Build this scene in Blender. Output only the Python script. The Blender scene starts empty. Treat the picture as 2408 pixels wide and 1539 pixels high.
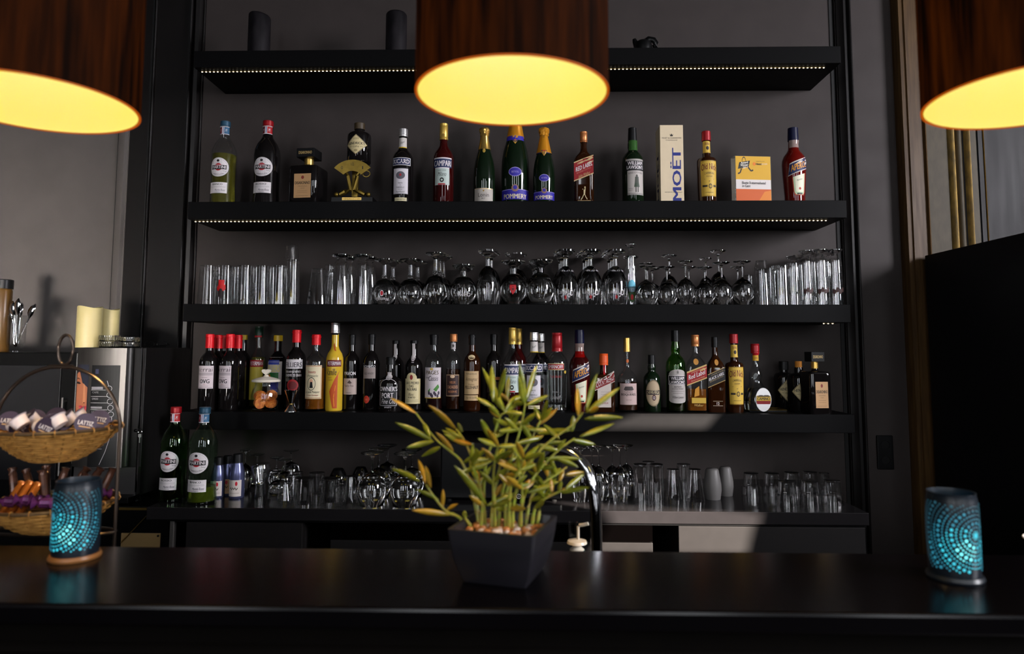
import bpy, bmesh, math, random
from mathutils import Vector, Matrix
from math import sin, cos, pi, radians
random.seed(7)
S = bpy.context.scene
C = S.collection
PI = pi
# ------------------------------------------------------------------ camera
FPX, CY, CAMP, CAMY, CAMR = 1621.36, 684.54, 0.0831, -0.0230, 0.0025
EYE = Vector((0.0, -2.75, 1.5))
_f = Vector((sin(CAMY) * cos(CAMP), cos(CAMY) * cos(CAMP), sin(CAMP)))
_r = Vector((cos(CAMY), -sin(CAMY), 0))
_u = _r.cross(_f)
RT = _r * cos(CAMR) + _u * sin(CAMR)
UP = -_r * sin(CAMR) + _u * cos(CAMR)
cam = bpy.data.cameras.new('camera')
cam.sensor_width = 36
cam.lens = FPX / 2408 * 36
cam.shift_y = -(769.5 - CY) / 2408
cam.clip_start = 0.02
cam.dof.use_dof = True
cam.dof.focus_distance = 2.85
cam.dof.aperture_fstop = 2.6
co = bpy.data.objects.new('camera', cam)
co.matrix_world = Matrix(((RT.x, UP.x, -_f.x, EYE.x), (RT.y, UP.y, -_f.y, EYE.y), (RT.z, UP.z, -_f.z, EYE.z), (0, 0, 0, 1)))
C.objects.link(co)
S.camera = co


def at(px, py, Y):
    d = RT * ((px - 1204) / FPX) + UP * ((CY - py) / FPX) + _f
    return EYE + d * ((Y - EYE.y) / d.y)


def atz(px, py, z):
    d = RT * ((px - 1204) / FPX) + UP * ((CY - py) / FPX) + _f
    return EYE + d * ((z - EYE.z) / d.z)


def depth(p):
    return (Vector(p) - EYE).dot(_f)


# ------------------------------------------------------------------ view, world, lights
S.view_settings.view_transform = 'Standard'
S.view_settings.look = 'None'
S.view_settings.exposure = 0.0
S.view_settings.gamma = 1.0
S.view_settings.use_curve_mapping = False
W = bpy.data.worlds.new('world')
S.world = W
W.use_nodes = True
W.node_tree.nodes['Background'].inputs[0].default_value = (0.30, 0.36, 0.45, 1)
W.node_tree.nodes['Background'].inputs[1].default_value = 0.004
S.cycles.max_bounces = 14
S.cycles.transmission_bounces = 12
S.cycles.transparent_max_bounces = 12
S.cycles.caustics_reflective = False
S.cycles.caustics_refractive = False
S.cycles.sample_clamp_indirect = 4.0


def area(name, loc, target, sx, sy, power, color, spread=180):
    l = bpy.data.lights.new(name, 'AREA')
    l.shape = 'RECTANGLE'
    l.size, l.size_y = sx, sy
    l.energy = power
    l.color = color
    l.spread = radians(spread)
    o = bpy.data.objects.new(name, l)
    o.location = loc
    o.rotation_euler = (Vector(target) - Vector(loc)).to_track_quat('-Z', 'Y').to_euler()
    C.objects.link(o)
    return o


for i, (wx, wy, wz, e) in enumerate(((-2.4, -5.5, 2.2, 33), (-0.7, -5.5, 2.3, 33), (1.1, -5.5, 2.3, 33), (2.7, -5.5, 2.2, 33))):
    area('glass_streak_light', (wx, wy, wz), (0, 0.3, 1.7), 0.42, 2.3, e, (0.92, 0.95, 1.0))  # added strip lights behind the camera, drawing streaks on the glassware
KEY = area('window_daylight', (5.0, -2.85, 3.25), (0.3, 0.2, 1.6), 1.7, 2.3, 720, (0.95, 0.94, 1.0))
LOW = area('floor_bounce_daylight', (-1.5, -4.6, 1.0), (-2.5, 0.3, 1.60), 0.8, 0.6, 14, (1.0, 0.93, 0.86), 30)
FRONT = area('front_fill_light', (-0.9, -5.3, 2.4), (-0.1, 0.3, 1.6), 1.0, 1.5, 0.6, (0.95, 0.95, 1.0), 120)  # weak unseen fill lamp added behind the camera
SUN_TO = Vector((1.2, -1.0, 0.45)).normalized()
_s = bpy.data.lights.new('low_sun', 'SUN')
_s.energy = 95.0
_s.angle = radians(0.35)
_s.color = (1.0, 0.88, 0.76)
_so = bpy.data.objects.new('low_sun', _s)
_so.rotation_euler = SUN_TO.to_track_quat('Z', 'Y').to_euler()
_so.location = (6, -6, 4)
C.objects.link(_so)

# ------------------------------------------------------------------ materials
_mats = {}


def lin(c):
    if isinstance(c, str):
        c = [int(c[i:i + 2], 16) / 255 for i in (1, 3, 5)]
        c = [x / 12.92 if x <= 0.04045 else ((x + 0.055) / 1.055) ** 2.4 for x in c]
    return tuple(c)


def mat(name, col=(0.8, 0.8, 0.8), rough=0.5, metal=0.0, trans=0.0, ior=1.45, emit=None, es=0.0, coat=0.0, spec=0.5, sss=0):
    if name in _mats:
        return _mats[name]
    m = bpy.data.materials.new(name)
    m.use_nodes = True
    b = m.node_tree.nodes['Principled BSDF']
    c = lin(col)
    b.inputs['Base Color'].default_value = (*c, 1)
    b.inputs['Roughness'].default_value = rough
    b.inputs['Metallic'].default_value = metal
    b.inputs['Transmission Weight'].default_value = trans
    b.inputs['IOR'].default_value = ior
    b.inputs['Specular IOR Level'].default_value = spec
    b.inputs['Coat Weight'].default_value = coat
    if emit is not None:
        b.inputs['Emission Color'].default_value = (*lin(emit), 1)
        b.inputs['Emission Strength'].default_value = es
    m.diffuse_color = (*c, 1)
    _mats[name] = m
    return m


def noisy(m, scale=20.0, amount=0.25, stretch=(1, 1, 1), rough=None, bump=0.0, col2=None, detail=4):
    """procedural variation of the base colour, roughness and surface"""
    nt = m.node_tree
    b = nt.nodes['Principled BSDF']
    tc = nt.nodes.new('ShaderNodeTexCoord')
    mp = nt.nodes.new('ShaderNodeMapping')
    mp.inputs['Scale'].default_value = stretch
    nz = nt.nodes.new('ShaderNodeTexNoise')
    nz.inputs['Scale'].default_value = scale
    nz.inputs['Detail'].default_value = detail
    nt.links.new(tc.outputs['Object'], mp.inputs[0])
    nt.links.new(mp.outputs[0], nz.inputs[0])
    c = b.inputs['Base Color'].default_value[:]
    mx = nt.nodes.new('ShaderNodeMix')
    mx.data_type = 'RGBA'
    c2 = (*lin(col2), 1) if col2 else tuple(x * (1 - amount) for x in c[:3]) + (1,)
    mx.inputs['A'].default_value = c
    mx.inputs['B'].default_value = c2
    rp = nt.nodes.new('ShaderNodeValToRGB')
    rp.color_ramp.elements[0].position = 0.35
    rp.color_ramp.elements[1].position = 0.65
    nt.links.new(nz.outputs['Fac'], rp.inputs[0])
    nt.links.new(rp.outputs[0], mx.inputs['Factor'])
    nt.links.new(mx.outputs['Result'], b.inputs['Base Color'])
    if rough:
        mr = nt.nodes.new('ShaderNodeMapRange')
        mr.inputs['To Min'].default_value, mr.inputs['To Max'].default_value = rough
        nt.links.new(nz.outputs['Fac'], mr.inputs['Value'])
        nt.links.new(mr.outputs[0], b.inputs['Roughness'])
    if bump:
        bp = nt.nodes.new('ShaderNodeBump')
        bp.inputs['Strength'].default_value = bump
        bp.inputs['Distance'].default_value = 0.002
        nt.links.new(nz.outputs['Fac'], bp.inputs['Height'])
        nt.links.new(bp.outputs[0], b.inputs['Normal'])
    return m


def P(c, rough=0.55):
    """printed colour"""
    return mat('print_%s_%d' % (c[1:], int(rough * 100)), c, rough)


M_wall = noisy(mat('niche_paint', (0.0345, 0.0272, 0.0256), 0.6, spec=0.25), 9, 0.12, rough=(0.5, 0.7))
M_wallL = noisy(mat('panel_paint', (0.078, 0.070, 0.066), 0.62, spec=0.2), 7, 0.10, rough=(0.55, 0.7))
M_wallR = noisy(mat('grey_panel_paint', (0.022, 0.0205, 0.0215), 0.6, spec=0.2), 6, 0.15, (6, 1, 0.6), rough=(0.45, 0.65))
M_dark = noisy(mat('dark_moulding_paint', (0.0055, 0.0043, 0.0042), 0.36, spec=.3), 12, 0.15, rough=(0.33, 0.5))
M_gap = mat('shadow_gap_black', (0.004, 0.004, 0.004), 0.8)
M_room = noisy(mat('room_plaster', (0.03, 0.027, 0.025), 0.8), 5, 0.1)
M_floor = noisy(mat('dark_floor_boards', (0.03, 0.022, 0.016), 0.45), 8, 0.4, (1, 8, 1))
M_shelf = noisy(mat('black_shelf_laminate', (0.0016, 0.00145, 0.0017), 0.5, spec=0.10), 30, 0.1, rough=(0.42, 0.52))
M_work = noisy(mat('black_worktop', (0.009, 0.0082, 0.0088), 0.2), 25, 0.1, rough=(0.13, 0.2))
M_panel = noisy(mat('black_cabinet_laminate', (0.0072, 0.0064, 0.0064), 0.55, spec=.12), 30, 0.1)
M_bar = noisy(mat('bar_counter_laminate', (0.0013, 0.0010, 0.0015), 0.2, spec=0.2), 18, 0.12, rough=(0.19, 0.23))
M_barfront = noisy(mat('bar_front_paint', (0.0022, 0.0016, 0.0012), 0.7, spec=.05), 14, 0.2)
M_wood = noisy(mat('worn_varnished_wood', (0.068, 0.036, 0.012), 0.5, spec=0.2), 9, 0.4, (9, 9, 0.7), rough=(0.35, 0.55), col2=(0.042, 0.021, 0.007))
M_gilt = noisy(mat('tarnished_gilt', (0.40, 0.25, 0.065), 0.42), 34, 0.55, (1, 1, .5), rough=(0.3, 0.55), col2=(0.16, 0.11, 0.045))
M_olive = noisy(mat('aged_olive_paint', (0.054, 0.041, 0.023), 0.55, spec=.25), 20, 0.25, (3, 3, 1))
M_fridge = mat('black_fridge_enamel', (0.004, 0.004, 0.005), 0.5, spec=0.25)
M_chrome = mat('chrome', (0.75, 0.75, 0.78), 0.08, metal=1)
M_steel = noisy(mat('brushed_steel', (0.18, 0.168, 0.158), 0.45, metal=1), 60, 0.15, (1, 1, 0.04), rough=(0.42, 0.55))
M_brass = mat('brass', (0.55, 0.36, 0.10), 0.3, metal=1)
M_blackp = mat('black_plastic', (0.0018, 0.0018, 0.002), 0.34, spec=.25)
M_matt = mat('black_matt', (0.004, 0.004, 0.004), 0.7, spec=.2)
def thin(name, tint=(1, 1, 1), ior=1.5, rough=0.015):
    """thin walled clear glass: see-through with Fresnel reflections"""
    m = bpy.data.materials.new(name); m.use_nodes = True
    nt = m.node_tree; nt.nodes.remove(nt.nodes['Principled BSDF'])
    out = nt.nodes['Material Output']
    t = nt.nodes.new('ShaderNodeBsdfTransparent'); t.inputs[0].default_value = (*tint, 1)
    g = nt.nodes.new('ShaderNodeBsdfGlossy'); g.inputs['Roughness'].default_value = rough
    f = nt.nodes.new('ShaderNodeFresnel'); f.inputs['IOR'].default_value = ior
    mx = nt.nodes.new('ShaderNodeMixShader')
    gm = nt.nodes.new('ShaderNodeNewGeometry'); mr = nt.nodes.new('ShaderNodeMapRange')   # same Fresnel on both faces of the thin wall
    mr.inputs['To Min'].default_value, mr.inputs['To Max'].default_value = ior, 1 / ior
    nt.links.new(gm.outputs['Backfacing'], mr.inputs['Value']); nt.links.new(mr.outputs[0], f.inputs['IOR'])
    nt.links.new(f.outputs[0], mx.inputs[0]); nt.links.new(t.outputs[0], mx.inputs[1]); nt.links.new(g.outputs[0], mx.inputs[2])
    nt.links.new(mx.outputs[0], out.inputs[0])
    m['clear'] = 1
    _mats[name] = m
    return m


M_thin = thin('thin_clear_glass', (.97, .98, .98))
M_crystal = thin('thin_glassware', (.985, .985, .985), 1.9, .01)
M_thing = thin('thin_green_glass', (.60, .86, .46))
M_thinp = thin('thin_pale_green_glass', (.86, .97, .88))
M_glass = mat('clear_glass', (1, 1, 1), 0.0, trans=1, ior=1.6)
M_frost = mat('frosted_glass', (0.36, 0.34, 0.33), 0.45, trans=0.7, ior=1.4)
M_green = mat('green_glass', (0.30, 0.62, 0.22), 0.0, trans=1, ior=1.47)
M_dgreen = mat('dark_green_glass', (0.05, 0.22, 0.05), 0.02, trans=0.9, ior=1.47)
M_pale = mat('pale_green_glass', (0.80, 0.95, 0.82), 0.0, trans=1, ior=1.47)
M_darkg = mat('dark_bottle_glass', (0.005, 0.004, 0.004), 0.04, ior=1.5)
M_gdark = mat('dark_green_bottle_glass', (0.004, 0.010, 0.004), 0.04, ior=1.5)
M_wine = mat('wine_dark_liquid', (0.012, 0.003, 0.003), 0.06)
M_red = mat('red_aperitif_liquid', (0.13, 0.005, 0.003), 0.05, trans=0.25)
M_campari = mat('deep_red_liquid', (0.032, 0.0025, 0.0025), 0.05)
M_amber = mat('amber_liquid', (0.50, 0.15, 0.015), 0.0, trans=0.7, ior=1.36)
M_amberd = mat('dark_amber_liquid', (0.026, 0.0075, 0.0022), 0.04, trans=0.2)
M_yellow = mat('straw_liquid', (0.24, 0.215, 0.024), 0.0, trans=0.75, ior=1.36)
M_yelop = mat('yellow_liqueur', (0.62, 0.40, 0.03), 0.12)
M_water = mat('clear_liquid', (0.95, 0.97, 0.95), 0.0, trans=1, ior=1.34)
M_gold = mat('gold_foil', (0.75, 0.48, 0.12), 0.28, metal=0.9)
M_goldd = noisy(mat('polished_gold_plate', (0.24, 0.16, 0.03), 0.32, metal=0.9), 30, .3)
M_silver = mat('silver_cap', (0.72, 0.70, 0.70), 0.3, metal=0.8)
M_leaf = noisy(mat('bamboo_leaf', (0.23, 0.23, 0.015), 0.26, spec=.7), 18, 0.5, (1, 1, 3), col2=(0.10, 0.13, 0.010))
M_leafo = noisy(mat('bamboo_leaf_golden', (0.38, 0.20, 0.014), 0.3, spec=.6), 18, 0.5, col2=(0.20, 0.15, 0.012))
M_stem = noisy(mat('bamboo_stem', (0.24, 0.31, 0.035), 0.36), 30, 0.4, (1, 1, 4), col2=(0.30, 0.22, 0.04))
M_wax = mat('ivory_wax', (0.52, 0.44, 0.20), 0.42)
M_waxd = noisy(mat('scuffed_black_wax', (0.003, 0.0026, 0.0034), 0.5, spec=.15), 22, 0.2, (1, 1, .35), rough=(.4, .6), col2=(0.014, 0.012, 0.014))
M_wicker = noisy(mat('wicker', (0.38, 0.19, 0.045), 0.5), 60, 0.45, col2=(0.22, 0.10, 0.02))
M_whitep = mat('white_plastic', (0.75, 0.72, 0.72), 0.35)
M_ceram = mat('cream_ceramic', (0.78, 0.70, 0.58), 0.25)
M_led = mat('led_diode', (1, 1, 1), 0.5, emit=(1.0, 0.86, 0.62), es=5.0)


# ------------------------------------------------------------------ mesh helpers
class MB:
    def __init__(s):
        s.v, s.f, s.m = [], [], []

    def quad(s, idx, mi=0):
        s.f.append(tuple(idx)); s.m.append(mi)

    def box(s, x0, x1, y0, y1, z0, z1, mi=0):
        n = len(s.v)
        s.v += [(x, y, z) for z in (z0, z1) for y in (y0, y1) for x in (x0, x1)]
        for q in ((0, 2, 3, 1), (4, 5, 7, 6), (0, 1, 5, 4), (2, 6, 7, 3), (0, 4, 6, 2), (1, 3, 7, 5)):
            s.quad([n + i for i in q], mi)
        return s

    def lathe(s, prof, seg=24, mi=0, c=(0, 0), sq=2.0, z0=0.0, wave=None, M=None):
        """prof: (r, z[, squareness]); ends with r == 0 are closed to a point"""
        rings = []
        for p in prof:
            r, z = p[0], p[1] + z0
            e = p[2] if len(p) > 2 else sq
            if r <= 1e-7:
                s.v.append((c[0], c[1], z)); rings.append([len(s.v) - 1]); continue
            ring = []
            for i in range(seg):
                a = 2 * PI * (i + 0.5) / seg
                k = 1.0 if e == 2 else 1 / ((abs(cos(a)) ** e + abs(sin(a)) ** e) ** (1 / e))
                if wave: k *= wave(a, z)
                s.v.append((c[0] + r * k * cos(a), c[1] + r * k * sin(a), z)); ring.append(len(s.v) - 1)
            rings.append(ring)
        for A, B in zip(rings, rings[1:]):
            if len(A) == 1 and len(B) == 1: continue
            for i in range(seg):
                j = (i + 1) % seg
                if len(A) == 1: s.quad((A[0], B[j], B[i]), mi)
                elif len(B) == 1: s.quad((A[i], A[j], B[0]), mi)
                else: s.quad((A[i], A[j], B[j], B[i]), mi)
        return s

    def tube(s, pts, r, seg=8, mi=0, closed=False, cap=True):
        pts = [Vector(p) for p in pts]
        rr = r if isinstance(r, (list, tuple)) else [r] * len(pts)
        n = len(pts)
        rings = []
        up = Vector((0.13, 0.31, 0.94)).normalized()
        for i, p in enumerate(pts):
            a = pts[(i - 1) % n] if (closed or i > 0) else p
            b = pts[(i + 1) % n] if (closed or i < n - 1) else p
            t = (b - a).normalized()
            x = t.cross(up)
            if x.length < 1e-3: x = t.cross(Vector((1, 0, 0)))
            x.normalize(); y = t.cross(x)
            ring = []
            for k in range(seg):
                an = 2 * PI * k / seg
                q = p + (x * cos(an) + y * sin(an)) * rr[i]
                s.v.append(tuple(q)); ring.append(len(s.v) - 1)
            rings.append(ring)
        for A, B in (list(zip(rings, rings[1:])) + ([(rings[-1], rings[0])] if closed else [])):
            for i in range(seg):
                j = (i + 1) % seg
                s.quad((A[i], A[j], B[j], B[i]), mi)
        if cap and not closed:
            s.quad(rings[0][::-1], mi); s.quad(rings[-1], mi)
        return s

    def prism(s, poly, y0, y1, mi=0):
        """polygon in x,z extruded along y"""
        n = len(s.v); k = len(poly)
        s.v += [(x, y0, z) for x, z in poly] + [(x, y1, z) for x, z in poly]
        s.quad(range(n, n + k), mi); s.quad(range(n + 2 * k - 1, n + k - 1, -1), mi)
        for i in range(k):
            j = (i + 1) % k
            s.quad((n + i, n + k + i, n + k + j, n + j), mi)
        return s

    def ball(s, c, r, seg=12, mi=0, sz=1.0):
        h = seg // 2
        return s.lathe([(r * sin(PI * i / h) if 0 < i < h else 0, -r * sz * cos(PI * i / h)) for i in range(h + 1)], seg, mi, c[:2], z0=c[2])

    def shift(s, fn, start=0):
        s.v[start:] = [tuple(fn(Vector(p))) for p in s.v[start:]]
        return s

    def mesh(s, name, mats, smooth=35):
        me = bpy.data.meshes.new(name)
        me.from_pydata(s.v, [], s.f)
        for m in (mats if isinstance(mats, (list, tuple)) else [mats]): me.materials.append(m)
        for p, mi in zip(me.polygons, s.m): p.material_index = mi
        bm = bmesh.new(); bm.from_mesh(me)
        bmesh.ops.recalc_face_normals(bm, faces=bm.faces)
        bm.to_mesh(me); bm.free()
        if smooth:
            for p in me.polygons: p.use_smooth = True
            me.set_sharp_from_angle(angle=radians(smooth))
        me.update()
        return me

    def build(s, name, mats, parent=None, smooth=35, bevel=0.0, loc=None):
        o = bpy.data.objects.new(name, s.mesh(name, mats, smooth))
        C.objects.link(o)
        if parent: o.parent = parent
        if loc is not None: o.location = loc
        if bevel:
            md = o.modifiers.new('edge', 'BEVEL'); md.width = bevel; md.segments = 2; md.limit_method = 'ANGLE'
        return o


def tag(o, label=None, cat=None, group=None, kind=None):
    if label: o['label'] = label
    if cat: o['category'] = cat
    if group: o['group'] = group
    if kind: o['kind'] = kind
    return o


def thing(name, label, cat, loc=(0, 0, 0), rz=0.0, group=None):
    o = bpy.data.objects.new(name, None)
    o.empty_display_size = 0.02
    C.objects.link(o)
    o.location = loc; o.rotation_euler = (0, 0, rz)
    return tag(o, label, cat, group)


def struct(name, mb, m, smooth=35, bevel=0.0):
    return tag(mb.build(name, m, None, smooth, bevel), kind='structure')


# ---- flat print: rectangles, ellipses, polygons and lettering laid on a round or flat surface
_txt = {}


def text2d(s, bold=0.0, shear=0.0):
    k = (s, bold, shear)
    if k in _txt: return _txt[k]
    cu = bpy.data.curves.new('lettering', 'FONT')
    cu.body = s; cu.resolution_u = 2; cu.offset = bold; cu.shear = shear
    o = bpy.data.objects.new('lettering', cu)
    C.objects.link(o)
    dg = bpy.context.evaluated_depsgraph_get()
    me = bpy.data.meshes.new_from_object(o.evaluated_get(dg))
    vs = [(v.co.x, v.co.y) for v in me.vertices]
    fs = [tuple(p.vertices) for p in me.polygons]
    bpy.data.objects.remove(o); bpy.data.curves.remove(cu); bpy.data.meshes.remove(me)
    x0, x1 = min(v[0] for v in vs), max(v[0] for v in vs)
    y0, y1 = min(v[1] for v in vs), max(v[1] for v in vs)
    vs = [((x - x0) / (x1 - x0) - 0.5, (y - y0) / max(y1 - y0, 1e-6) - 0.5) for x, y in vs]
    _txt[k] = (vs, fs)
    return _txt[k]


def columns(poly, du):
    us = sorted(set([round(p[0], 6) for p in poly]))
    a, b = us[0], us[-1]
    n = max(1, int(math.ceil((b - a) / du)))
    us = sorted(set(us + [round(a + (b - a) * i / n, 6) for i in range(n + 1)]))
    out = []
    for u in us:
        vs = []
        for (x0, y0), (x1, y1) in zip(poly, poly[1:] + poly[:1]):
            if min(x0, x1) - 1e-6 <= u <= max(x0, x1) + 1e-6:
                if abs(x1 - x0) < 1e-6: vs += [y0, y1]
                else: vs.append(y0 + (y1 - y0) * (u - x0) / (x1 - x0))
        if vs: out.append((u, min(vs), max(vs)))
    return out


def ellipse(uc, vc, ru, rv, n=28):
    return [(uc + ru * cos(2 * PI * i / n), vc + rv * sin(2 * PI * i / n)) for i in range(n)]


def printing(name, parent, els, surf, du=0.12, lift=0.0004, step=0.00009, label=None):
    """surf(u, v, lift) -> local point. One mesh, one material per colour."""
    mb = MB(); cols = []; els = list(els)

    def ci(c):
        m = c if not isinstance(c, str) else P(c)
        if m not in cols: cols.append(m)
        return cols.index(m)

    for i, e in enumerate(els):
        h = lift + step * i
        if e[0] == 'rect': poly, c = [(e[1], e[2]), (e[3], e[2]), (e[3], e[4]), (e[1], e[4])], e[5]
        elif e[0] == 'ell': poly, c = ellipse(*e[1:5]), e[5]
        elif e[0] == 'poly': poly, c = list(e[1]), e[2]
        elif e[0] == 'ring':
            _, uc, vc, ru, rv, t, c = e
            n = 32; k = len(mb.v)
            for j in range(n):
                a = 2 * PI * j / n
                for q in (1, 1 - t): mb.v.append(tuple(surf(uc + ru * q * cos(a), vc + rv * q * sin(a), h)))
            for j in range(n):
                l = (j + 1) % n
                mb.quad((k + 2 * j, k + 2 * l, k + 2 * l + 1, k + 2 * j + 1), ci(c))
            continue
        elif e[0] == 'line':
            (_, pts, w, c) = e
            for (x0, y0), (x1, y1) in zip(pts, pts[1:]):
                d = math.hypot(x1 - x0, y1 - y0) or 1
                nx, ny = -(y1 - y0) / d * w[0], (x1 - x0) / d * w[1]
                k = len(mb.v)
                mb.v += [tuple(surf(*q, h)) for q in ((x0 - nx, y0 - ny), (x1 - nx, y1 - ny), (x1 + nx, y1 + ny), (x0 + nx, y0 + ny))]
                mb.quad((k, k + 1, k + 2, k + 3), ci(c))
            continue
        elif e[0] == 'text':
            _, s, uc, vc, wu, hv, c = e[:7]
            op = e[7] if len(e) > 7 else {}
            if op.get('bold') and not op.get('again'):      # a second strike, slightly shifted, for heavier letters
                d = .045 / max(2, len(s))
                els.insert(els.index(e) + 1, e[:7] + (dict(op, again=1, dx=d),))
            vs, fs = text2d(s, 0.0, op.get('shear', 0.0))
            k = len(mb.v); dx = op.get('dx', 0) - (op['bold'] and not op.get('again')) * .045 / max(2, len(s)) if op.get('bold') else 0; ro = op.get('rot', 0); sl = op.get('slope', 0); arc = op.get('arc', 0)
            fl = -1 if op.get('flip') else 1
            for x, y in vs:
                x = (x + dx) * fl; y *= fl
                if ro == 90: u, v = uc - y * wu, vc + x * hv
                elif ro == -90: u, v = uc + y * wu, vc - x * hv
                else: u, v = uc + x * wu, vc + y * hv + sl * x - arc * (4 * x * x - 0.5)
                mb.v.append(tuple(surf(u, v, h)))
            for f in fs: mb.quad([k + q for q in f], ci(c))
            continue
        cl = columns(poly, du)
        k = len(mb.v)
        nr = max(1, min(8, int(math.ceil(max(b - a for _, a, b in cl) / .05))))
        for u, a, b in cl: mb.v += [tuple(surf(u, a + (b - a) * q / nr, h)) for q in range(nr + 1)]
        w = nr + 1
        for j in range(len(cl) - 1):
            for q in range(nr): mb.quad((k + w * j + q, k + w * (j + 1) + q, k + w * (j + 1) + q + 1, k + w * j + q + 1), ci(c))
    me = bpy.data.meshes.new(name)
    me.from_pydata(mb.v, [], mb.f)
    for m in cols: me.materials.append(m)
    for p, mi in zip(me.polygons, mb.m): p.material_index = mi
    o = bpy.data.objects.new(name, me); C.objects.link(o)
    if parent: o.parent = parent
    if label: o['label'] = label
    return o


def interp(prof, v):
    for a, b in zip(prof, prof[1:]):
        if a[1] <= v <= b[1] and b[1] > a[1]:
            return a[0] + (b[0] - a[0]) * (v - a[1]) / (b[1] - a[1])
    return prof[-1][0]

# ------------------------------------------------------------------ the room
WALL = 0.303
WR = 5.3
CEIL = 3.6


def X(px, py=400, Y=WALL):
    return at(px, py, Y).x


mb = MB()
mb.box(-3.2, X(277), WALL, WALL + .12, 0, CEIL, 0)
mb.box(X(277), X(2160), WALL, WALL + .12, 0, CEIL, 1)
mb.box(X(2160), WR, WALL, WALL + .12, 0, CEIL, 2)
struct('wall_back', mb, [M_wallL, M_wall, M_wallR], None)
struct('floor', MB().box(-3.2, WR, -5.6, WALL, -.1, 0), M_floor, None)
struct('ceiling', MB().box(-3.2, WR, -5.6, WALL, CEIL, CEIL + .1), M_room, None)
struct('wall_left', MB().box(-3.3, -3.2, -5.6, WALL, 0, CEIL), M_room, None)
struct('wall_front', MB().box(-3.2, WR, -5.7, -5.6, 0, CEIL), M_room, None)

# outer wall on the window side, with two added openings shaping the sun patches
WR = 5.3
WT0 = 0.94
holes = []
for pts in ((at(1415, 1008, 0), at(1500, 972, 0), at(1690, 972, 0), at(1660, 1008, 0)),
            (Vector((.06, -.16, WT0)), at(1790, 1209, -.305), at(1768, 1302, -.305), at(1400, 1302, -.305), at(1440, 1238, -.305))):
    h = []
    for p in pts:
        q = p + SUN_TO * ((WR - p.x) / SUN_TO.x)
        h.append((q.y, q.z))
    holes.append(h)
bm = bmesh.new()
for loop in [[(-5.7, 0), (WALL + .12, 0), (WALL + .12, CEIL), (-5.7, CEIL)]] + holes:
    vs = [bm.verts.new((WR, y, z)) for y, z in loop]
    for a, b in zip(vs, vs[1:] + vs[:1]): bm.edges.new((a, b))
bmesh.ops.triangle_fill(bm, edges=bm.edges[:], use_beauty=True)
ret = bmesh.ops.extrude_face_region(bm, geom=bm.faces[:])
for e in ret['geom']:
    if isinstance(e, bmesh.types.BMVert): e.co.x += 0.004
me = bpy.data.meshes.new('wall_right'); bm.to_mesh(me); bm.free(); me.materials.append(M_room)
o = bpy.data.objects.new('wall_right', me); C.objects.link(o); tag(o, kind='structure')

_tn = [0]


def vtrim(prof, m, z0=0.0, z1=CEIL):
    """vertical moulding: prof is the (x, distance from wall) outline in plan"""
    _tn[0] += 1
    b = MB(); n = len(prof)
    pl = [(x, WALL - d) for x, d in prof]
    b.v = [(x, y, z0) for x, y in pl] + [(x, y, z1) for x, y in pl]
    b.quad(range(n)); b.quad(range(2 * n - 1, n - 1, -1))
    for i in range(n): b.quad((i, (i + 1) % n, n + (i + 1) % n, n + i))
    b.m = [0] * len(b.f)
    return struct('trim_%d' % _tn[0], b, m, 40)


def bead(x, w, d, y0=0.0):
    return [(x - w / 2, 0)] + [(x - w / 2 * cos(PI * i / 8), y0 + d * sin(PI * i / 8)) for i in range(9)] + [(x + w / 2, 0)]


def flat(x0, x1, d):
    return [(x0, 0), (x0, d), (x1, d), (x1, 0)]


# mouldings beside the left panel and the dark pilaster
vtrim(flat(X(275), X(279), .004), M_gap)
vtrim([(X(279), 0), (X(279), .012), (X(286), .02), (X(296), .02), (X(300), .008), (X(303), .008), (X(303), 0)], M_wallL)
vtrim(flat(X(303), X(344), .006), M_dark)
vtrim(flat(X(344), X(348), .005), M_gap)
vtrim(bead(X(353), .012, .014), M_dark)
vtrim(flat(X(358), X(432), .004), M_dark)
vtrim(flat(X(432), X(437), .0055), M_gap)
vtrim(bead(X(441.5), .012, .028), M_dark)
vtrim([(X(446), 0), (X(446), .012), (X(452), .026), (X(460), .022), (X(463), .012), (X(465), 0)], M_dark)
vtrim(bead(X(469), .006, .01), M_dark)
# mouldings at the other end of the niche
vtrim(flat(X(1962), X(1970), .004), M_gap)
vtrim(bead(X(1973), .007, .012), M_dark)
vtrim([(X(1977), 0), (X(1977), .01), (X(1984), .018), (X(1990), .03), (X(1995), .03), (X(1996), 0)], M_dark)
vtrim(flat(X(1996), X(2003), .004), M_gap)
vtrim(bead(X(2008), .018, .022), M_dark)
# wooden casing and the gilded frame behind the fridge
x0, x1, x2, x3 = X(2110), X(2122), X(2128), X(2168)
vtrim([(x0, 0), (x0, .035), (x0 + .008, .05), (x1 - .004, .05), (x1, .042), (x1, .036), (x2, .036), (x2 + .003, .042), (x3 - .012, .04), (x3 - .006, .05), (x3, .046), (x3, 0)], M_wood)
vtrim(flat(X(2168), X(2226), .012), M_olive)
vtrim(bead(X(2236), .026, .03), M_gilt)
vtrim(bead(X(2254), .03, .02), M_olive)
vtrim(bead(X(2274), .02, .028), M_gilt)
vtrim(flat(X(2280), X(2294), .014), M_olive)
vtrim(flat(X(2294), X(2299), .005), M_gap)
vtrim(flat(X(2299), X(2309), .012), M_wallR)
vtrim(bead(X(2312), .006, .016), M_brass)

# ------------------------------------------------------------------ pendant lamps
M_fabric = mat('brown_woven_shade', (0.0035, 0.0016, 0.001), 0.95, spec=.05)


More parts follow.
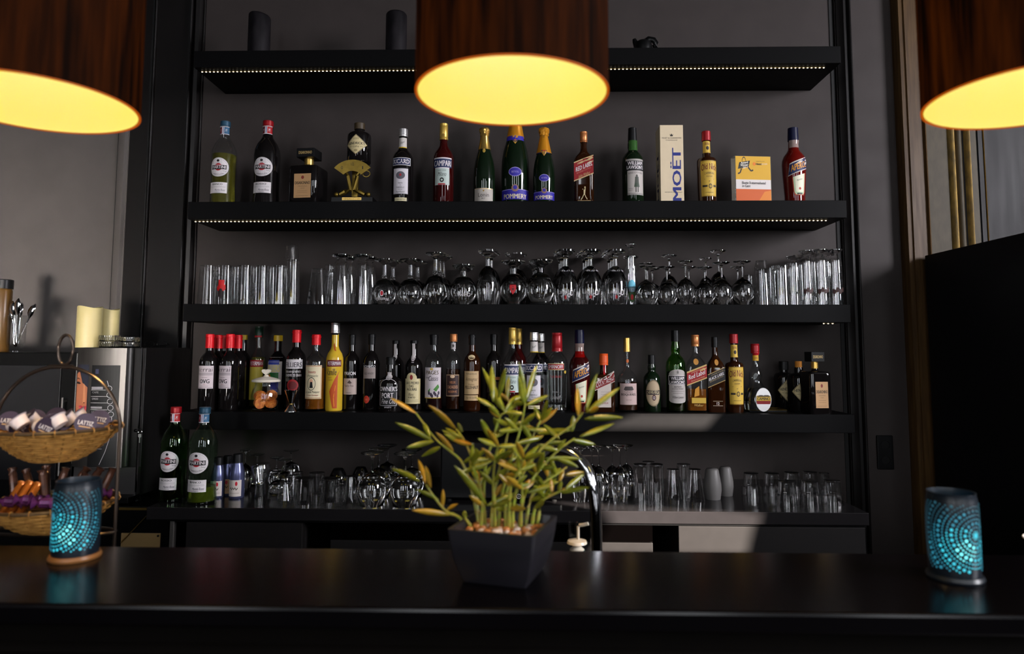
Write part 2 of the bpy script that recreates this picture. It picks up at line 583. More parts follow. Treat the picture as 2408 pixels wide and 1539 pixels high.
def glow(m, col, strength, scale, stretch):
    nt = m.node_tree; b = nt.nodes['Principled BSDF']
    tc = nt.nodes.new('ShaderNodeTexCoord'); mp = nt.nodes.new('ShaderNodeMapping'); mp.inputs['Scale'].default_value = stretch
    nz = nt.nodes.new('ShaderNodeTexNoise'); nz.inputs['Scale'].default_value = scale; nz.inputs['Detail'].default_value = 5
    rp = nt.nodes.new('ShaderNodeValToRGB')
    rp.color_ramp.elements[0].position = .36; rp.color_ramp.elements[0].color = (.06, .06, .06, 1)
    rp.color_ramp.elements[1].position = .72
    nt.links.new(tc.outputs['Object'], mp.inputs[0]); nt.links.new(mp.outputs[0], nz.inputs[0]); nt.links.new(nz.outputs['Fac'], rp.inputs[0])
    mx = nt.nodes.new('ShaderNodeMath'); mx.operation = 'MULTIPLY'; mx.inputs[1].default_value = strength
    nt.links.new(rp.outputs[0], mx.inputs[0]); nt.links.new(mx.outputs[0], b.inputs['Emission Strength'])
    b.inputs['Emission Color'].default_value = (*col, 1)


glow(M_fabric, (1.0, 0.20, 0.012), 0.036, 55, (1, 1, .07))
M_lining = mat('glowing_shade_lining', (0.30, 0.29, 0.28), 0.8, emit=(1.0, 0.83, 0.05), es=0.74, spec=0.0)
M_rim = mat('glowing_shade_rim', (.05, .02, .005), .8, emit=(1.0, .17, .004), es=.45)
M_bulb = mat('lit_bulb', (1, 1, 1), 0.5, emit=(1.0, .82, .62), es=1.5)


def pendant(x, y, z, label):
    t = thing('pendant_lamp', label, 'lamp', (x, y, z), 0, 'drum pendants over the bar counter')
    r, h = .175, .30
    MB().lathe([(r - .0035, 0), (r, 0), (r, h), (r - .0035, h), (r - .0035, h - .002)], 96).lathe([(r - .0035, h - .002), (r - .0035, .0)], 96).build('shade', M_fabric, t)
    MB().lathe([(r - .0045, .001), (r - .0045, h - .004), (0, h - .003)], 96).build('lining', M_lining, t)
    MB().lathe([(r + .0004, -.0006), (r - .0042, -.0006), (r - .0042, .0008), (r + .0004, .0012), (r + .0004, -.0006)], 96).build('rim', M_rim, t)
    b = MB().lathe([(0, .165), (.018, .17), (.027, .185), (.027, .20), (.018, .215), (.013, .225), (0, .226)], 20).build('bulb', M_bulb, t)
    MB().lathe([(0, .226), (.018, .226), (.018, .27), (.006, .28), (0, .28)], 16).build('socket', M_matt, t)
    MB().lathe([(0, .28), (.003, .28), (.003, CEIL - z - .02), (0, CEIL - z - .02)], 8).build('cord', M_matt, t)
    MB().lathe([(0, CEIL - z - .03), (.05, CEIL - z - .025), (.055, CEIL - z), (0, CEIL - z)], 24).build('ceiling_rose', M_matt, t)
    l = bpy.data.lights.new('bulb_glow', 'POINT'); l.energy = 3.8; l.color = (.96, .92, 1.0); l.shadow_soft_size = .03
    lo = bpy.data.objects.new('bulb_glow', l); C.objects.link(lo); lo.parent = t; lo.location = (0, 0, .215)
    s = bpy.data.lights.new('bulb_beam', 'SPOT'); s.energy = 22; s.color = (1.0, .60, .22); s.spot_size = radians(90); s.spot_blend = .5; s.shadow_soft_size = .05
    so = bpy.data.objects.new('bulb_beam', s); C.objects.link(so); so.parent = t; so.location = (0, 0, .14)


pendant(-.920, -1.518, 1.950, 'brown drum pendant lamp cut off by the picture edge, above the wicker baskets')
pendant(-.029, -1.528, 1.9605, 'central brown drum pendant lamp hanging above the potted bamboo')
pendant(.878, -1.576, 1.932, 'brown drum pendant lamp cut off by the picture edge, above the tall fridge')

# ------------------------------------------------------------------ shelves
SZ = {1: 2.733, 2: 2.0945, 3: 1.6758, 4: 1.2453}
SL, SR, ST = -1.390, 1.274, .0712
WT = 0.94
for k, lab in ((1, 'topmost black floating shelf, lit underneath, carrying two candles'), (2, 'black floating shelf, lit underneath, carrying the spaced out row of bottles'),
               (3, 'black floating shelf full of upturned glasses'), (4, 'lowest black floating shelf, packed with liquor bottles')):
    t = thing('wall_shelf', lab, 'shelf', (0, WALL, SZ[k]), 0, 'floating shelves of the back bar')
    MB().box(SL, SR, -WALL, -.0005, -ST, 0).build('board', M_shelf, t, None, .0015)
    if k <= 3:
        if k < 3:
            y = -WALL + (.043 if k == 1 else .05)
            xs = [at(px, 160 if k == 1 else 520, y + WALL).x for px in ((476, 1937) if k == 1 else (460, 1942))]
            n = int((xs[1] - xs[0]) / .0165)
        else:
            y = -WALL + .06
            xs = [at(1937, 761, y + WALL).x, at(1958, 761, y + WALL).x]; n = 2
        s = MB().box(xs[0] - .004, xs[1] + .004, y - .004, y + .004, -ST - .0015, -ST - .0001).build('led_strip', M_brass, t, None)
        d = MB()
        for i in range(n + 1):
            x = xs[0] + (xs[1] - xs[0]) * i / n
            d.box(x - .0024, x + .0024, y - .0016, y + .0016, -ST - .0032, -ST - .0015)
        tag(d.build('diodes', M_led, s, None), kind='stuff')

# ------------------------------------------------------------------ back bar worktop and cabinets
WL = at(392, 1200, -.16).x + .003
t = thing('worktop', 'glossy black back bar worktop holding two vermouth bottles and upturned glasses', 'worktop', (0, 0, WT))
MB().box(WL, 1.169, -.305, WALL - .001, -.042, 0).build('slab', M_work, t, None, .002)
MB().box(WL + .005, 1.165, -.293, -.283, -.05, -.042).build('edge_strip', M_blackp, t, None)
lx = at(405, 1250, -.28)
MB().box(lx.x - .008, lx.x + .008, -.285, -.265, -WT, -.042).build('leg', M_steel, t, None, .002)


def cab(px0, px1, ptop, label, doors, name='back_bar_cabinet'):
    a, b = at(px0, 1260, -.29), at(px1, 1260, -.29)
    zt = WT - .0505
    t = thing(name, label, 'cabinet', ((a.x + b.x) / 2, 0, 0), 0, 'cabinets under the back bar')
    h = (b.x - a.x) / 2
    zb = zt
    MB().box(-h, h, -.27, WALL - .002, .08, zb).build('body', M_panel, t, None)
    MB().box(-h, h, -.22, WALL - .002, 0, .08).build('plinth', M_matt, t, None)
    n = doors
    for i in range(n):
        x0, x1 = -h + 2 * h * i / n + .002, -h + 2 * h * (i + 1) / n - .002
        top = zt - .002 if not ptop else at(1470, ptop, -.29).z
        d = MB().box(x0, x1, -.292, -.2705, .09, top).build('door' if not ptop else 'drawer', M_panel, t, None, .002)
        if ptop:
            MB().box(x0, x1, -.290, -.2705, top + .003, zt - .001).build('recess_shade', mat('recess_shade_black', (.0004, .0003, .0003), 1.0, spec=.0), t, None)  # flush black board painting in the shade of the recess above the drawer
        MB().tube([(x0 + .03, -.31, .45), (x0 + .03, -.31, .62)], .005, 8).box(x0 + .025, x0 + .035, -.31, -.29, .46, .468).box(x0 + .025, x0 + .035, -.31, -.29, .602, .61).build('handle', M_steel, d)


cab(436, 712, None, 'black cabinet under the worktop below the upturned tumblers', 1)
cab(776, 1536, 1277, 'black drawer cabinet under the worktop behind the potted bamboo and the tap', 2)
cab(1594, 2036, None, 'black cabinet with sunlit front under the worktop', 1)

# ------------------------------------------------------------------ bar counter
BZ = 1.08
t = thing('bar_counter', 'long dark bar counter in front, carrying lanterns and the potted bamboo', 'bar counter', (0, 0, 0))
MB().box(-2.3, 2.3, -1.600, -1.268, BZ - .035, BZ).build('countertop', M_bar, t, None, .006)
MB().box(-2.28, 2.28, -1.575, -1.30, 0, BZ - .035).build('front_panel', M_barfront, t, None)
for i, z in enumerate((1.0, .955)):
    b = MB()
    pr = [(-1.575, z - .012), (-1.585, z - .009), (-1.588, z), (-1.583, z + .008), (-1.575, z + .012)]
    b.v = [(x, y, zz) for x in (-2.28, 2.28) for y, zz in pr]
    for j in range(5): b.quad((j, (j + 1) % 5, 5 + (j + 1) % 5, 5 + j))
    b.build('moulding', M_barfront, t)
t = thing('lower_worktop', 'matt black lower worktop behind the bar carrying tap and basket stand', 'worktop', (0, 0, 0))
MB().box(-2.28, 2.28, -1.266, -.90, .86, .90).build('slab', M_matt, t, None)
MB().box(-2.28, 2.28, -1.264, -.93, 0, .86).build('cupboard', M_panel, t, None)

# ------------------------------------------------------------------ fridge, wall socket
t = thing('tall_fridge', 'tall black fridge standing before the wooden door casing', 'fridge', (2.03, 0, 0))
MB().box(-.32, .32, -.37, .24, .05, 1.903).build('body', M_fridge, t, None, .004)
MB().box(-.318, .318, -.40, -.374, .06, 1.90).build('door', M_fridge, t, None, .004)
MB().tube([(-.27, -.435, .9), (-.27, -.435, 1.35)], .009).box(-.277, -.263, -.435, -.40, .92, .935).box(-.277, -.263, -.435, -.40, 1.315, 1.33).build('handle', M_steel, t)
MB().box(-.322, -.300, -.405, -.385, 1.902, 1.908).build('corner_glint', M_whitep, t, None)  # white block painting in the glint on the fridge corner
for sx in (-.28, .28):
    for sy in (-.35, .2): MB().lathe([(0, 0), (.018, 0), (.018, .05), (0, .05)], 12, 0, (sx, sy)).build('foot', M_blackp, t)
a, b = at(2059, 1024, WALL), at(2100, 1104, WALL)
t = thing('wall_socket', 'black double socket plate on the dark wall beside the shelves', 'socket', ((a.x + b.x) / 2, WALL, (a.z + b.z) / 2))
w, h = (b.x - a.x) / 2, (a.z - b.z) / 2
MB().box(-w, w, -.012, 0, -h, h).build('plate', M_blackp, t, None, .003)
for s in (-1, 1): MB().lathe([(0, 0), (.02, 0), (.02, .004), (.017, .004), (.015, -.006), (0, -.006)], 24).shift(lambda p, s=s: Vector((p.x, -.0125 - p.z * .5, p.y + s * h * .45))).build('outlet', M_matt, t)

# ------------------------------------------------------------------ bottles
REG = {}
PRO = {
    'bordeaux': [(0, 0), (.9, 0), (.98, .012), (1, .03), (1, .60), (.97, .645), (.86, .69), (.62, .73), (.43, .757), (.385, .79), (.37, .98), (0, .985)],
    'vermouth': [(0, 0), (.93, 0), (1, .01), (1, .025), (.95, .12), (.93, .2), (.94, .45), (.97, .585), (.92, .655), (.74, .725), (.52, .775), (.39, .805), (.355, .84), (.33, .98), (0, .985)],
    'bitter': [(0, 0), (.93, 0), (1, .02), (1, .55), (.97, .595), (.85, .64), (.6, .685), (.42, .725), (.36, .775), (.34, .98), (0, .985)],
    'pastis': [(0, 0), (.93, 0), (1, .02), (1, .56), (.95, .62), (.80, .67), (.58, .705), (.42, .735), (.38, .78), (.33, .98), (0, .985)],
    'champagne': [(0, 0), (.9, 0), (1, .03), (1, .36), (.97, .46), (.86, .56), (.66, .66), (.47, .74), (.39, .80), (.33, .88), (.33, .98), (0, .985)],
    'aperitif': [(0, 0), (.80, 0), (.84, .02), (.84, .1), (.90, .25), (.97, .42), (1, .52), (.97, .575), (.84, .63), (.60, .675), (.45, .715), (.41, .78), (.38, .9), (.36, .98), (0, .985)],
    'whisky': [(0, 0), (.93, 0), (1, .02), (1, .55), (.95, .605), (.75, .655), (.50, .69), (.42, .715), (.46, .745), (.46, .79), (.38, .835), (.34, .98), (0, .985)],
    'square': [(0, 0), (.96, 0, 7), (1, .012, 7), (1, .56, 7), (.97, .60, 6), (.82, .655, 4), (.55, .70, 3), (.38, .735, 2), (.32, .78, 2), (.31, .98, 2), (0, .985)],
    'rum': [(0, 0), (.86, 0), (.9, .02), (.96, .25), (1, .52), (1, .60), (.9, .625), (.45, .645), (.40, .665), (.42, .69), (.38, .74), (.35, .98), (0, .985)],
    'amaretto': [(0, 0), (.97, 0, 9), (1, .012, 9), (1, .64, 9), (.97, .665, 9), (.88, .68, 8), (.35, .69, 2), (.28, .71, 2), (.28, .83, 2), (0, .83)],
    'apothecary': [(0, 0), (.95, 0), (1, .02), (1, .64), (.97, .70), (.82, .745), (.5, .765), (.40, .77), (.40, .83), (.36, .88), (0, .88)],
    'port': [(0, 0), (.96, 0), (1, .025), (1, .50), (.96, .555), (.78, .60), (.5, .635), (.40, .66), (.44, .72), (.40, .80), (.33, .98), (0, .985)],
    'longneck': [(0, 0), (.93, 0), (1, .03), (1, .42), (.92, .475), (.65, .525), (.36, .565), (.30, .63), (.27, .98), (0, .985)],
    'pear': [(0, 0), (.82, 0), (.95, .03), (1, .10), (.96, .22), (.78, .33), (.55, .40), (.44, .45), (.50, .50), (.51, .55), (.42, .615), (.30, .66), (.26, .73), (.25, .98), (0, .985)],
    'vodka': [(0, 0), (.92, 0), (.95, .02), (.90, .06), (.90, .12), (.94, .25), (1, .52), (1, .61), (.9, .67), (.62, .72), (.43, .75), (.40, .98), (0, .985)],
    'liqueur': [(0, 0), (.93, 0), (1, .02), (1, .55), (.97, .60), (.82, .65), (.52, .695), (.42, .735), (.39, .97), (0, .975)],
    'orange': [(0, 0), (.96, 0, 7), (1, .015, 7), (1, .52, 7), (.96, .575, 7), (.78, .62, 5), (.42, .65, 2), (.36, .68, 2), (.34, .98, 2), (0, .985)],
    'mini': [(0, 0), (.93, 0), (1, .02), (1, .52), (.92, .62), (.72, .74), (.60, .82), (.56, .97), (0, .975)],
}
FLATS = {'square', 'amaretto', 'orange'}


def bottle(name, label, cx, top, w, Y, z, prof, glass, cap, els=None, neck=None, liquid=None, group=None, rz=0.0, base=None, cat='bottle', seg=40, extra=None):
    """cap: (lower end, material, radius factor, style)"""
    mid = (top + (base or atpy(cx, z, Y))) / 2
    p = at(cx, mid, Y)
    H = at(cx, top, Y).z - z
    R = w / 2 * depth((p.x, Y, z + H * .4)) / FPX
    REG.setdefault(round(z, 3), []).append((p.x, Y, R))
    t = thing(name, label, cat, (p.x, Y, z), rz, group)
    pr = [(a[0] * R, a[1] * H) + tuple(a[2:]) for a in PRO[prof]]
    if prof in FLATS: seg = 48
    clear = 'clear' in glass
    m = MB()
    if clear:
        th = .0028
        inner = [(max(a[0] - th, 0), a[1]) + tuple(a[2:]) for a in pr if a[0] > 0]
        inner = [(0, .008)] + [(q[0], max(q[1], .008)) + tuple(q[2:]) for q in inner if q[0] > 0]
        m.lathe(pr[:-1] + [(pr[-2][0] - th, pr[-1][1])] + inner[:0:-1] + [inner[0]], seg)
    else:
        m.lathe(pr, seg)
    m.build('glass_body', glass, t, 40)
    if liquid and clear:
        lm, fr = liquid
        lp = [(0, .0085)] + [(max(a[0] - th - .0004, .001), max(a[1], .0085)) + tuple(a[2:]) for a in pr if a[0] > 0 and a[1] < fr * H]
        e = pr[0][2:] if False else ()
        rl = interp(pr, fr * H) - th - .0004
        lp += [(rl, fr * H), (0, fr * H)]
        if prof in FLATS: lp = [(a[0], a[1], 7) if a[0] > 0 else a for a in lp]
        MB().lathe(lp, seg).build('liquid', lm, t, 40)
    if cap:
        z0, cm, rf, st = cap
        r0 = interp(pr, z0 * H)
        r1 = interp(pr, .95 * H) if z0 < .95 and pr[-1][1] > .95 * H else r0
        ra, rb = r0 * rf + .0006, r1 * rf + .0006
        c = MB()
        if st == 'screw':
            hz = (1 - z0) * H
            pts = [(0, z0 * H), (ra, z0 * H), (ra, z0 * H + hz * .12), (ra * .95, z0 * H + hz * .15), (ra * .95, z0 * H + hz * .2), (ra, z0 * H + hz * .23), (rb, H - hz * .18), (rb * .95, H - hz * .15), (rb, H - hz * .11), (rb, H - .001), (rb * .94, H), (0, H)]
        elif st == 'foil':
            pts = [(0, z0 * H), (ra, z0 * H), (rb, H * .955), (rb * 1.1, H * .957), (rb * 1.1, H * .975), (rb * 1.02, H * .978), (rb * 1.02, H - .002), (rb * .9, H), (0, H)]
        elif st == 'crumple':
            pts = [(0, z0 * H), (ra, z0 * H), (rb * 1.02, H * .885), (rb * 1.18, H * .90), (rb * 1.10, H * .92), (rb * 1.30, H * .94), (rb * 1.34, H * .965), (rb * 1.15, H * .99), (rb * .7, H), (0, H)]
        elif st == 'block':
            a, b = R * .62, H * .84
            m2 = MB().box(-a, a, -a, a, b, H)
            m2.build('cap', cm, t, None, .0015)
            MB().lathe([(0, .73 * H), (R * .3, .73 * H), (R * .3, b), (0, b)], 24).build('collar', M_gold, t)
            pts = None
        else:
            pts = [(0, z0 * H), (ra, z0 * H), (rb, H - .0015), (rb * .93, H), (0, H)]
        if pts:
            wv = (lambda a, zz: 1 + (.07 * sin(a * 5 + zz * 900) + .05 * sin(a * 9 - zz * 500) if zz > H * .89 else 0)) if st == 'crumple' else None
            c.lathe(pts, 28, wave=wv).build('cap', cm, t, 30)

    if prof in FLATS and prof != 'x':
        def surf(u, v, l): return (u * R, -(interp(pr, v * H)) - l, v * H)
    else:
        def surf(u, v, l):
            r = interp(pr, v * H) + l
            a = u * R / max(interp(pr, v * H), .25 * R)
            return (r * sin(a), -r * cos(a), v * H)

    def nsurf(u, v, l):
        r = interp(pr, v * H)
        if cap and v >= cap[0] and cap[3] != 'block': r = r * cap[2] + .0012
        r += l
        a = u * R / max(r, 1e-3)
        return (r * sin(a), -r * cos(a), v * H)
    if els: printing('front_label', t, els, surf)
    if neck: printing('neck_label', t, neck, nsurf, .06)
    if extra: extra(t, R, H, surf)
    return t


def atpy(cx, z, Y):
    """image row of a point on shelf height z"""
    lo, hi = 0, 1539
    for _ in range(30):
        m = (lo + hi) / 2
        if at(cx, m, Y).z > z: lo = m
        else: hi = m
    return lo


K, WH, CR, RD = '#0a0a0c', '#d9d2d4', '#d8c9a4', '#a81420'
B = {'bold': .006}


def martini(word):
    return [('ell', -.08, .43, .80, .112, '#8d8788'), ('ell', -.08, .43, .775, .108, WH), ('ring', -.08, .43, .70, .098, .03, '#9a9496'),
            ('ell', -.08, .432, .30, .043, RD), ('rect', -.70, .405, .54, .457, K), ('rect', -.66, .454, .50, .457, WH), ('text', 'MARTINI', -.08, .431, 1.1, .034, WH, B),
            ('ell', -.10, .505, .11, .014, K), ('text', 'dal 1863', -.08, .482, .24, .009, K), ('text', 'Torino', .38, .388, .26, .014, K, {'shear': .3}), ('text', 'VERMOUTH', -.08, .352, .8, .014, K, {'arc': -.012}),
            ('rect', -.82, .13, .62, .255, WH), ('text', word, -.12, .232, .80, .020, K, {'bold': .01}), ('rect', -.70, .205, .50, .207, '#8a8486'), ('rect', -.70, .195, .50, .197, '#8a8486'),
            ('text', 'Martini Rossi', .1, .165, .8, .026, '#3a3648', {'shear': .4}), ('text', 'TORINO', -.1, .14, .5, .010, K)]


def mneck(c, d):
    return [('rect', -.5, .845, .5, .925, c), ('rect', -.14, .845, -.05, .925, WH), ('rect', -.05, .85, .0, .92, '#2c3f86'), ('rect', .0, .845, .05, .925, WH), ('rect', -.5, .925, .5, .932, WH), ('rect', -.5, .838, .5, .845, WH),
            ('text', 'M', .2, .885, .16, .035, WH, {'shear': .4}), ('rect', -.5, .85, -.15, .92, d), ('text', 'M', -.28, .885, .14, .03, WH, {'shear': .4})]


z2 = SZ[2]; z4 = SZ[4]
M_bluecap = mat('blue_metal_cap', '#23485f', .38, metal=.2)
M_redcap = mat('red_metal_cap', '#930f18', .35, metal=.2)
M_blackcap = mat('black_cap', (0.005, .005, .0055), .35, spec=.25)
M_yelcap = mat('yellow_cap', '#c2a01a', .4)
M_navycap = mat('navy_cap', '#0c0f2c', .35, spec=.3)
M_orangecap = mat('orange_cap', '#d8531a', .4)
M_copper = mat('copper_cap', '#c07a48', .35, metal=.5)
M_redfoil = mat('red_foil', '#d2101c', .38, metal=.15)
M_goldcap = mat('pale_gold_cap', '#c9a54c', .35, metal=.5)
M_greencap = mat('dark_green_cap', '#0d2a1e', .35)
M_cork = mat('cork', '#c9802a', .7)
M_orfoil = mat('orange_gold_foil', '#d08a1e', .35, metal=.4)
TOP = 'bottles spaced out on the second shelf'
g = TOP
bottle('vermouth_bottle', 'clear vermouth bottle with blue cap, first on the lit bottle shelf', 527, 287, 59, .10, z2, 'vermouth', M_thin, (.93, M_bluecap, 1.12, 'screw'), martini('BIANCO'), mneck('#2f5d80', '#7c1626'), (M_yellow, .60), g, .05)
bottle('vermouth_bottle', 'dark vermouth bottle with red cap on the lit bottle shelf', 628, 286, 62, .10, z2, 'vermouth', M_darkg, (.93, M_redcap, 1.12, 'screw'), martini('ROSSO'), mneck('#a8121c', '#5c1020'), None, g, .05)


def disaronno(sc=1):
    return [('rect', -.55, .10, .62, .52, '#b98f62'), ('ell', .04, .455, .10, .03, '#7a2a20'), ('text', 'DISARONNO', .04, .36, 1.04, .05, K, B), ('text', 'ORIGINALE', .04, .30, .62, .016, '#5c4630'),
            ('text', '1525', .04, .265, .3, .014, '#5c4630'), ('rect', -.3, .22, .4, .223, '#5c4630'), ('rect', -.3, .19, .4, .193, '#5c4630'), ('rect', -.4, .13, .46, .134, '#5c4630')]


def discap(t, R, H, surf):
    printing('cap_lettering', t, [('text', 'DISARONNO', 0, .92, .92, .05, '#d0b070')], lambda u, v, l: (u * R, -.62 * R - l, v * H))


bottle('amaretto_bottle', 'square amaretto bottle with broad black block cap on the lit bottle shelf', 726, 354, 70, .10, z2, 'amaretto', M_darkg, (.73, M_blackcap, 1, 'block'), disaronno(), None, None, g, -.12, extra=discap)


def hendricks(f=1.0):
    return [('poly', [(-1.0 * f, .40), (0, .65), (1.0 * f, .40), (0, .15)], '#a8946a'), ('poly', [(-.95 * f, .40), (0, .638), (.95 * f, .40), (0, .162)], K), ('poly', [(-.92 * f, .40), (0, .630), (.92 * f, .40), (0, .17)], '#cdbb8c'),
            ('text', "HENDRICK'S", 0, .425, 1.5 * f, .062, K, {'bold': .015, 'arc': .012}), ('text', 'GIN', 0, .345, .5 * f, .04, K), ('rect', -.6 * f, .345, -.34 * f, .350, K), ('rect', .34 * f, .345, .6 * f, .350, K),
            ('text', 'vvvv', 0, .54, .5 * f, .05, '#8a7a50'), ('ell', 0, .25, .16 * f, .03, '#9a8a60')]


# gin bottle on its gold measuring stand
pst = at(838, 430, .10)
zs = at(838, 388, .10).z - z2
bottle('gin_bottle', 'black apothecary gin bottle raised on a gilded dial stand', 845, 291, 55, .08, z2 + zs, 'apothecary', M_darkg, (.84, mat('dark_stopper', '#3c2f1c', .5), 1.12, 'plain'), hendricks(), None, None, g, -.05, base=388)
t = thing('bottle_stand', 'gilded dial stand with scroll feet under the apothecary gin bottle', 'stand', (pst.x, .075, z2))
w = 96 / FPX * depth(pst) / 2
MB().box(-w, w, -.045, .045, 0, .026).build('base', M_blackp, t, None, .002)
printing('plaque', t, [('rect', -.055, .012, .025, .023, M_brass), ('text', "HENDRICK'S GIN", -.015, .0175, .07, .006, K)], lambda u, v, l: (u + .015, -.0455 - l, v))
d = MB(); pol = []
cz = zs - .064
for i in range(15):
    a = radians(142 - 104 * i / 14)
    pol.append((.096 * cos(a), cz - .022 + .089 * sin(a)))
for i in range(15):
    a = radians(38 + 104 * i / 14)
    pol.append((.046 * cos(a), cz - .022 + .042 * sin(a)))
k = len(pol)
d.v = [(x, -.046, z) for x, z in pol] + [(x, -.040, z) for x, z in pol]
for i in range(14):
    q = (i, i + 1, k - 2 - i, k - 1 - i)
    d.quad(q); d.quad([k + j for j in q[::-1]])
for i in range(k): d.quad((i, k + i, k + (i + 1) % k, (i + 1) % k))
d.build('dial', M_goldd, t, None)
printing('dial_numbers', t, [('text', '0', -.043, cz + .033, .009, .013, K), ('text', '1/2', .0, cz + .048, .012, .012, K), ('text', '1', .043, cz + .033, .004, .013, K)], lambda u, v, l: (u, -.0465 - l, v))
MB().box(-.03, .03, -.027, .04, zs - .004, zs).build('platform', M_goldd, t, None)
for s in (-1, 1):
    MB().tube([(s * .030, -.038, cz + .02), (s * .018, -.038, cz), (s * .010, -.038, .055), (s * .030, -.038, .048), (s * .052, -.038, .036)], [.006, .008, .009, .011, .009], 8).ball((s * .066, -.038, .0365), .0105, 10).build('scroll', M_goldd, t)
MB().box(-.012, .012, .0, .02, .026, zs - .004).build('column', M_goldd, t, None)
MB().tube([(.058 + .015 * cos(i * PI / 6), -.043, cz + .008 + .013 * sin(i * PI / 6)) for i in range(12)], .002, 6, 0, True).build('handle', M_goldd, t)

ricard = [('rect', -.98, .50, .92, .60, WH), ('rect', -.93, .507, .87, .593, '#12204a'), ('text', 'RICARD', -.03, .55, 1.6, .056, WH, B),
          ('rect', -.80, .13, .66, .46, '#8d8890'), ('rect', -.77, .137, .63, .453, '#cfc9cf'), ('ell', -.07, .37, .42, .05, '#5a5660'), ('ell', -.07, .375, .1, .016, RD), ('text', 'PASTIS', -.07, .27, .4, .018, K), ('text', 'DE', -.07, .243, .1, .010, K),
          ('text', 'MARSEILLE', -.07, .215, .72, .02, K), ('text', 'FRANCE', -.07, .188, .36, .010, K), ('text', 'Paul Ricard', -.07, .158, .8, .02, K, {'shear': .3}),
          ('rect', -.6, .04, .54, .085, '#c8bd98'), ('text', '1 litre 45% vol', -.03, .06, .8, .014, K)]
rneck = [('rect', -.5, .745, .5, .88, '#c9c2bd'), ('rect', -.5, .745, .5, .757, '#c2a01a'), ('text', 'Ricard', 0, .82, .4, .03, K, {'shear': .3, 'slope': .02})]
bottle('pastis_bottle', 'dark pastis bottle with silver cap on the lit bottle shelf', 947, 305, 50, .10, z2, 'pastis', M_darkg, (.90, M_silver, 1.2, 'screw'), ricard, rneck, None, g, .05)
campari = [('rect', -1.0, .545, 1.0, .56, WH), ('rect', -1.0, .44, 1.0, .545, '#16244e'), ('text', 'CAMPARI', .0, .49, 1.84, .068, WH, {'bold': .010}), ('rect', -.78, .43, .72, .44, WH), ('rect', -.78, .23, .72, .43, '#b9c6c0'),
           ('text', 'Milano', -.03, .36, .86, .05, K, {'shear': .4}), ('text', 'DAVIDE CAMPARI', -.03, .405, .8, .012, K), ('ell', -.03, .29, .2, .028, K), ('ell', -.03, .29, .1, .012, '#b9c6c0'), ('rect', -.4, .232, .3, .248, RD)]
bottle('bitter_bottle', 'deep red bitter bottle with pale gold cap on the lit bottle shelf', 1043, 292, 48, .10, z2, 'bitter', M_campari, (.80, M_goldcap, 1.12, 'screw'), campari, [('ell', -.0, .85, .14, .02, '#8a6a20')], None, g)
lonin = [('rect', -.98, .035, .96, .20, '#b0a8a0'), ('rect', -.94, .19, .92, .195, M_gold), ('text', 'Lonin', 0, .115, 1.0, .05, K), ('text', 'BRUT', 0, .07, .34, .016, K), ('poly', [(-.1, .175), (.1, .175), (0, .15)], '#8a6a20'), ('rect', -.94, .012, .92, .022, '#a89040')]
bottle('sparkling_bottle', 'small sparkling wine bottle with plain gold foil neck, silvery label', 1139, 301, 51, .10, z2, 'champagne', M_gdark, (.71, M_gold, 1.06, 'crumple'), lonin, [('text', 'Lonin', 0, .80, .13, .11, K, {'rot': 90}), ('ell', 0, .685, .14, .028, '#a08030')], None, g)


def pommery():
    return [('rect', -1.2, .012, 1.2, .155, '#2a1f96'), ('rect', -1.2, .148, 1.2, .152, '#b8a8d0'), ('rect', -1.2, .018, 1.2, .026, '#b09aa0'), ('ell', 0, .165, .26, .036, '#8a6a5c'), ('ell', 0, .17, .14, .02, '#2a1f96'), ('text', 'POMMERY', 0, .085, 1.75, .046, '#d8c8a8', B),
            ('ell', 0, .325, .46, .046, '#b0a0d8'), ('ell', 0, .325, .43, .041, '#2a1f96'), ('text', 'BRUT ROYAL', 0, .325, .5, .02, '#b0a0d8')]


pneck = [('rect', -.75, .655, .75, .70, '#2a1f96'), ('poly', [(-.36, .68), (-.12, .725), (0, .75), (.12, .725), (.36, .68), (.12, .635), (0, .61), (-.12, .635)], '#b8862c'), ('ell', 0, .68, .27, .045, '#20204a'), ('ell', 0, .68, .14, .026, '#b8301c'), ('text', 'POMMERY', 0, .82, .20, .15, '#3a2410', {'rot': 90})]
bottle('champagne_bottle', 'large blue-labelled champagne magnum reaching up behind the central pendant lamp', 1212, 256, 66, .13, z2, 'champagne', M_gdark, (.69, M_orfoil, 1.07, 'crumple'), pommery(), pneck, None, g)
bottle('champagne_bottle', 'smaller blue-labelled champagne bottle beside the magnum, orange foil neck', 1279, 301, 51, .10, z2, 'champagne', M_gdark, (.66, M_orfoil, 1.07, 'crumple'), pommery(), pneck, None, g)
redl = [('poly', [(-.98, .30), (.98, .40), (.98, .66), (-.98, .56)], '#c8b080'), ('poly', [(-.98, .315), (.98, .415), (.98, .645), (-.98, .545)], '#8e1018'), ('text', 'JOHNNIE WALKER', 0, .565, 1.3, .032, '#c8a880', {'slope': .065}), ('text', 'RED LABEL', .05, .50, 1.65, .058, WH, {'slope': .085, 'bold': .015}),
        ('text', 'BLENDED SCOTCH', 0, .445, 1.4, .02, '#c87868', {'slope': .07}), ('text', 'John Walker', .05, .385, 1.2, .05, '#c8a070', {'slope': .06, 'shear': .3}), ('rect', -.62, .0, .70, .045, '#b09468')]
walker = [('ell', .12, .215, .07, .018, '#c8b48a'), ('poly', [(-.02, .185), (.18, .20), (.12, .12), (-.02, .12)], '#c8b48a'), ('line', [(.02, .13), (-.18, .075), (-.3, .055)], (.05, .008), '#c8b48a'), ('line', [(.08, .13), (.2, .09), (.35, .06)], (.05, .008), '#c8b48a'), ('rect', -.14, .19, -.06, .2, '#c8b48a')]
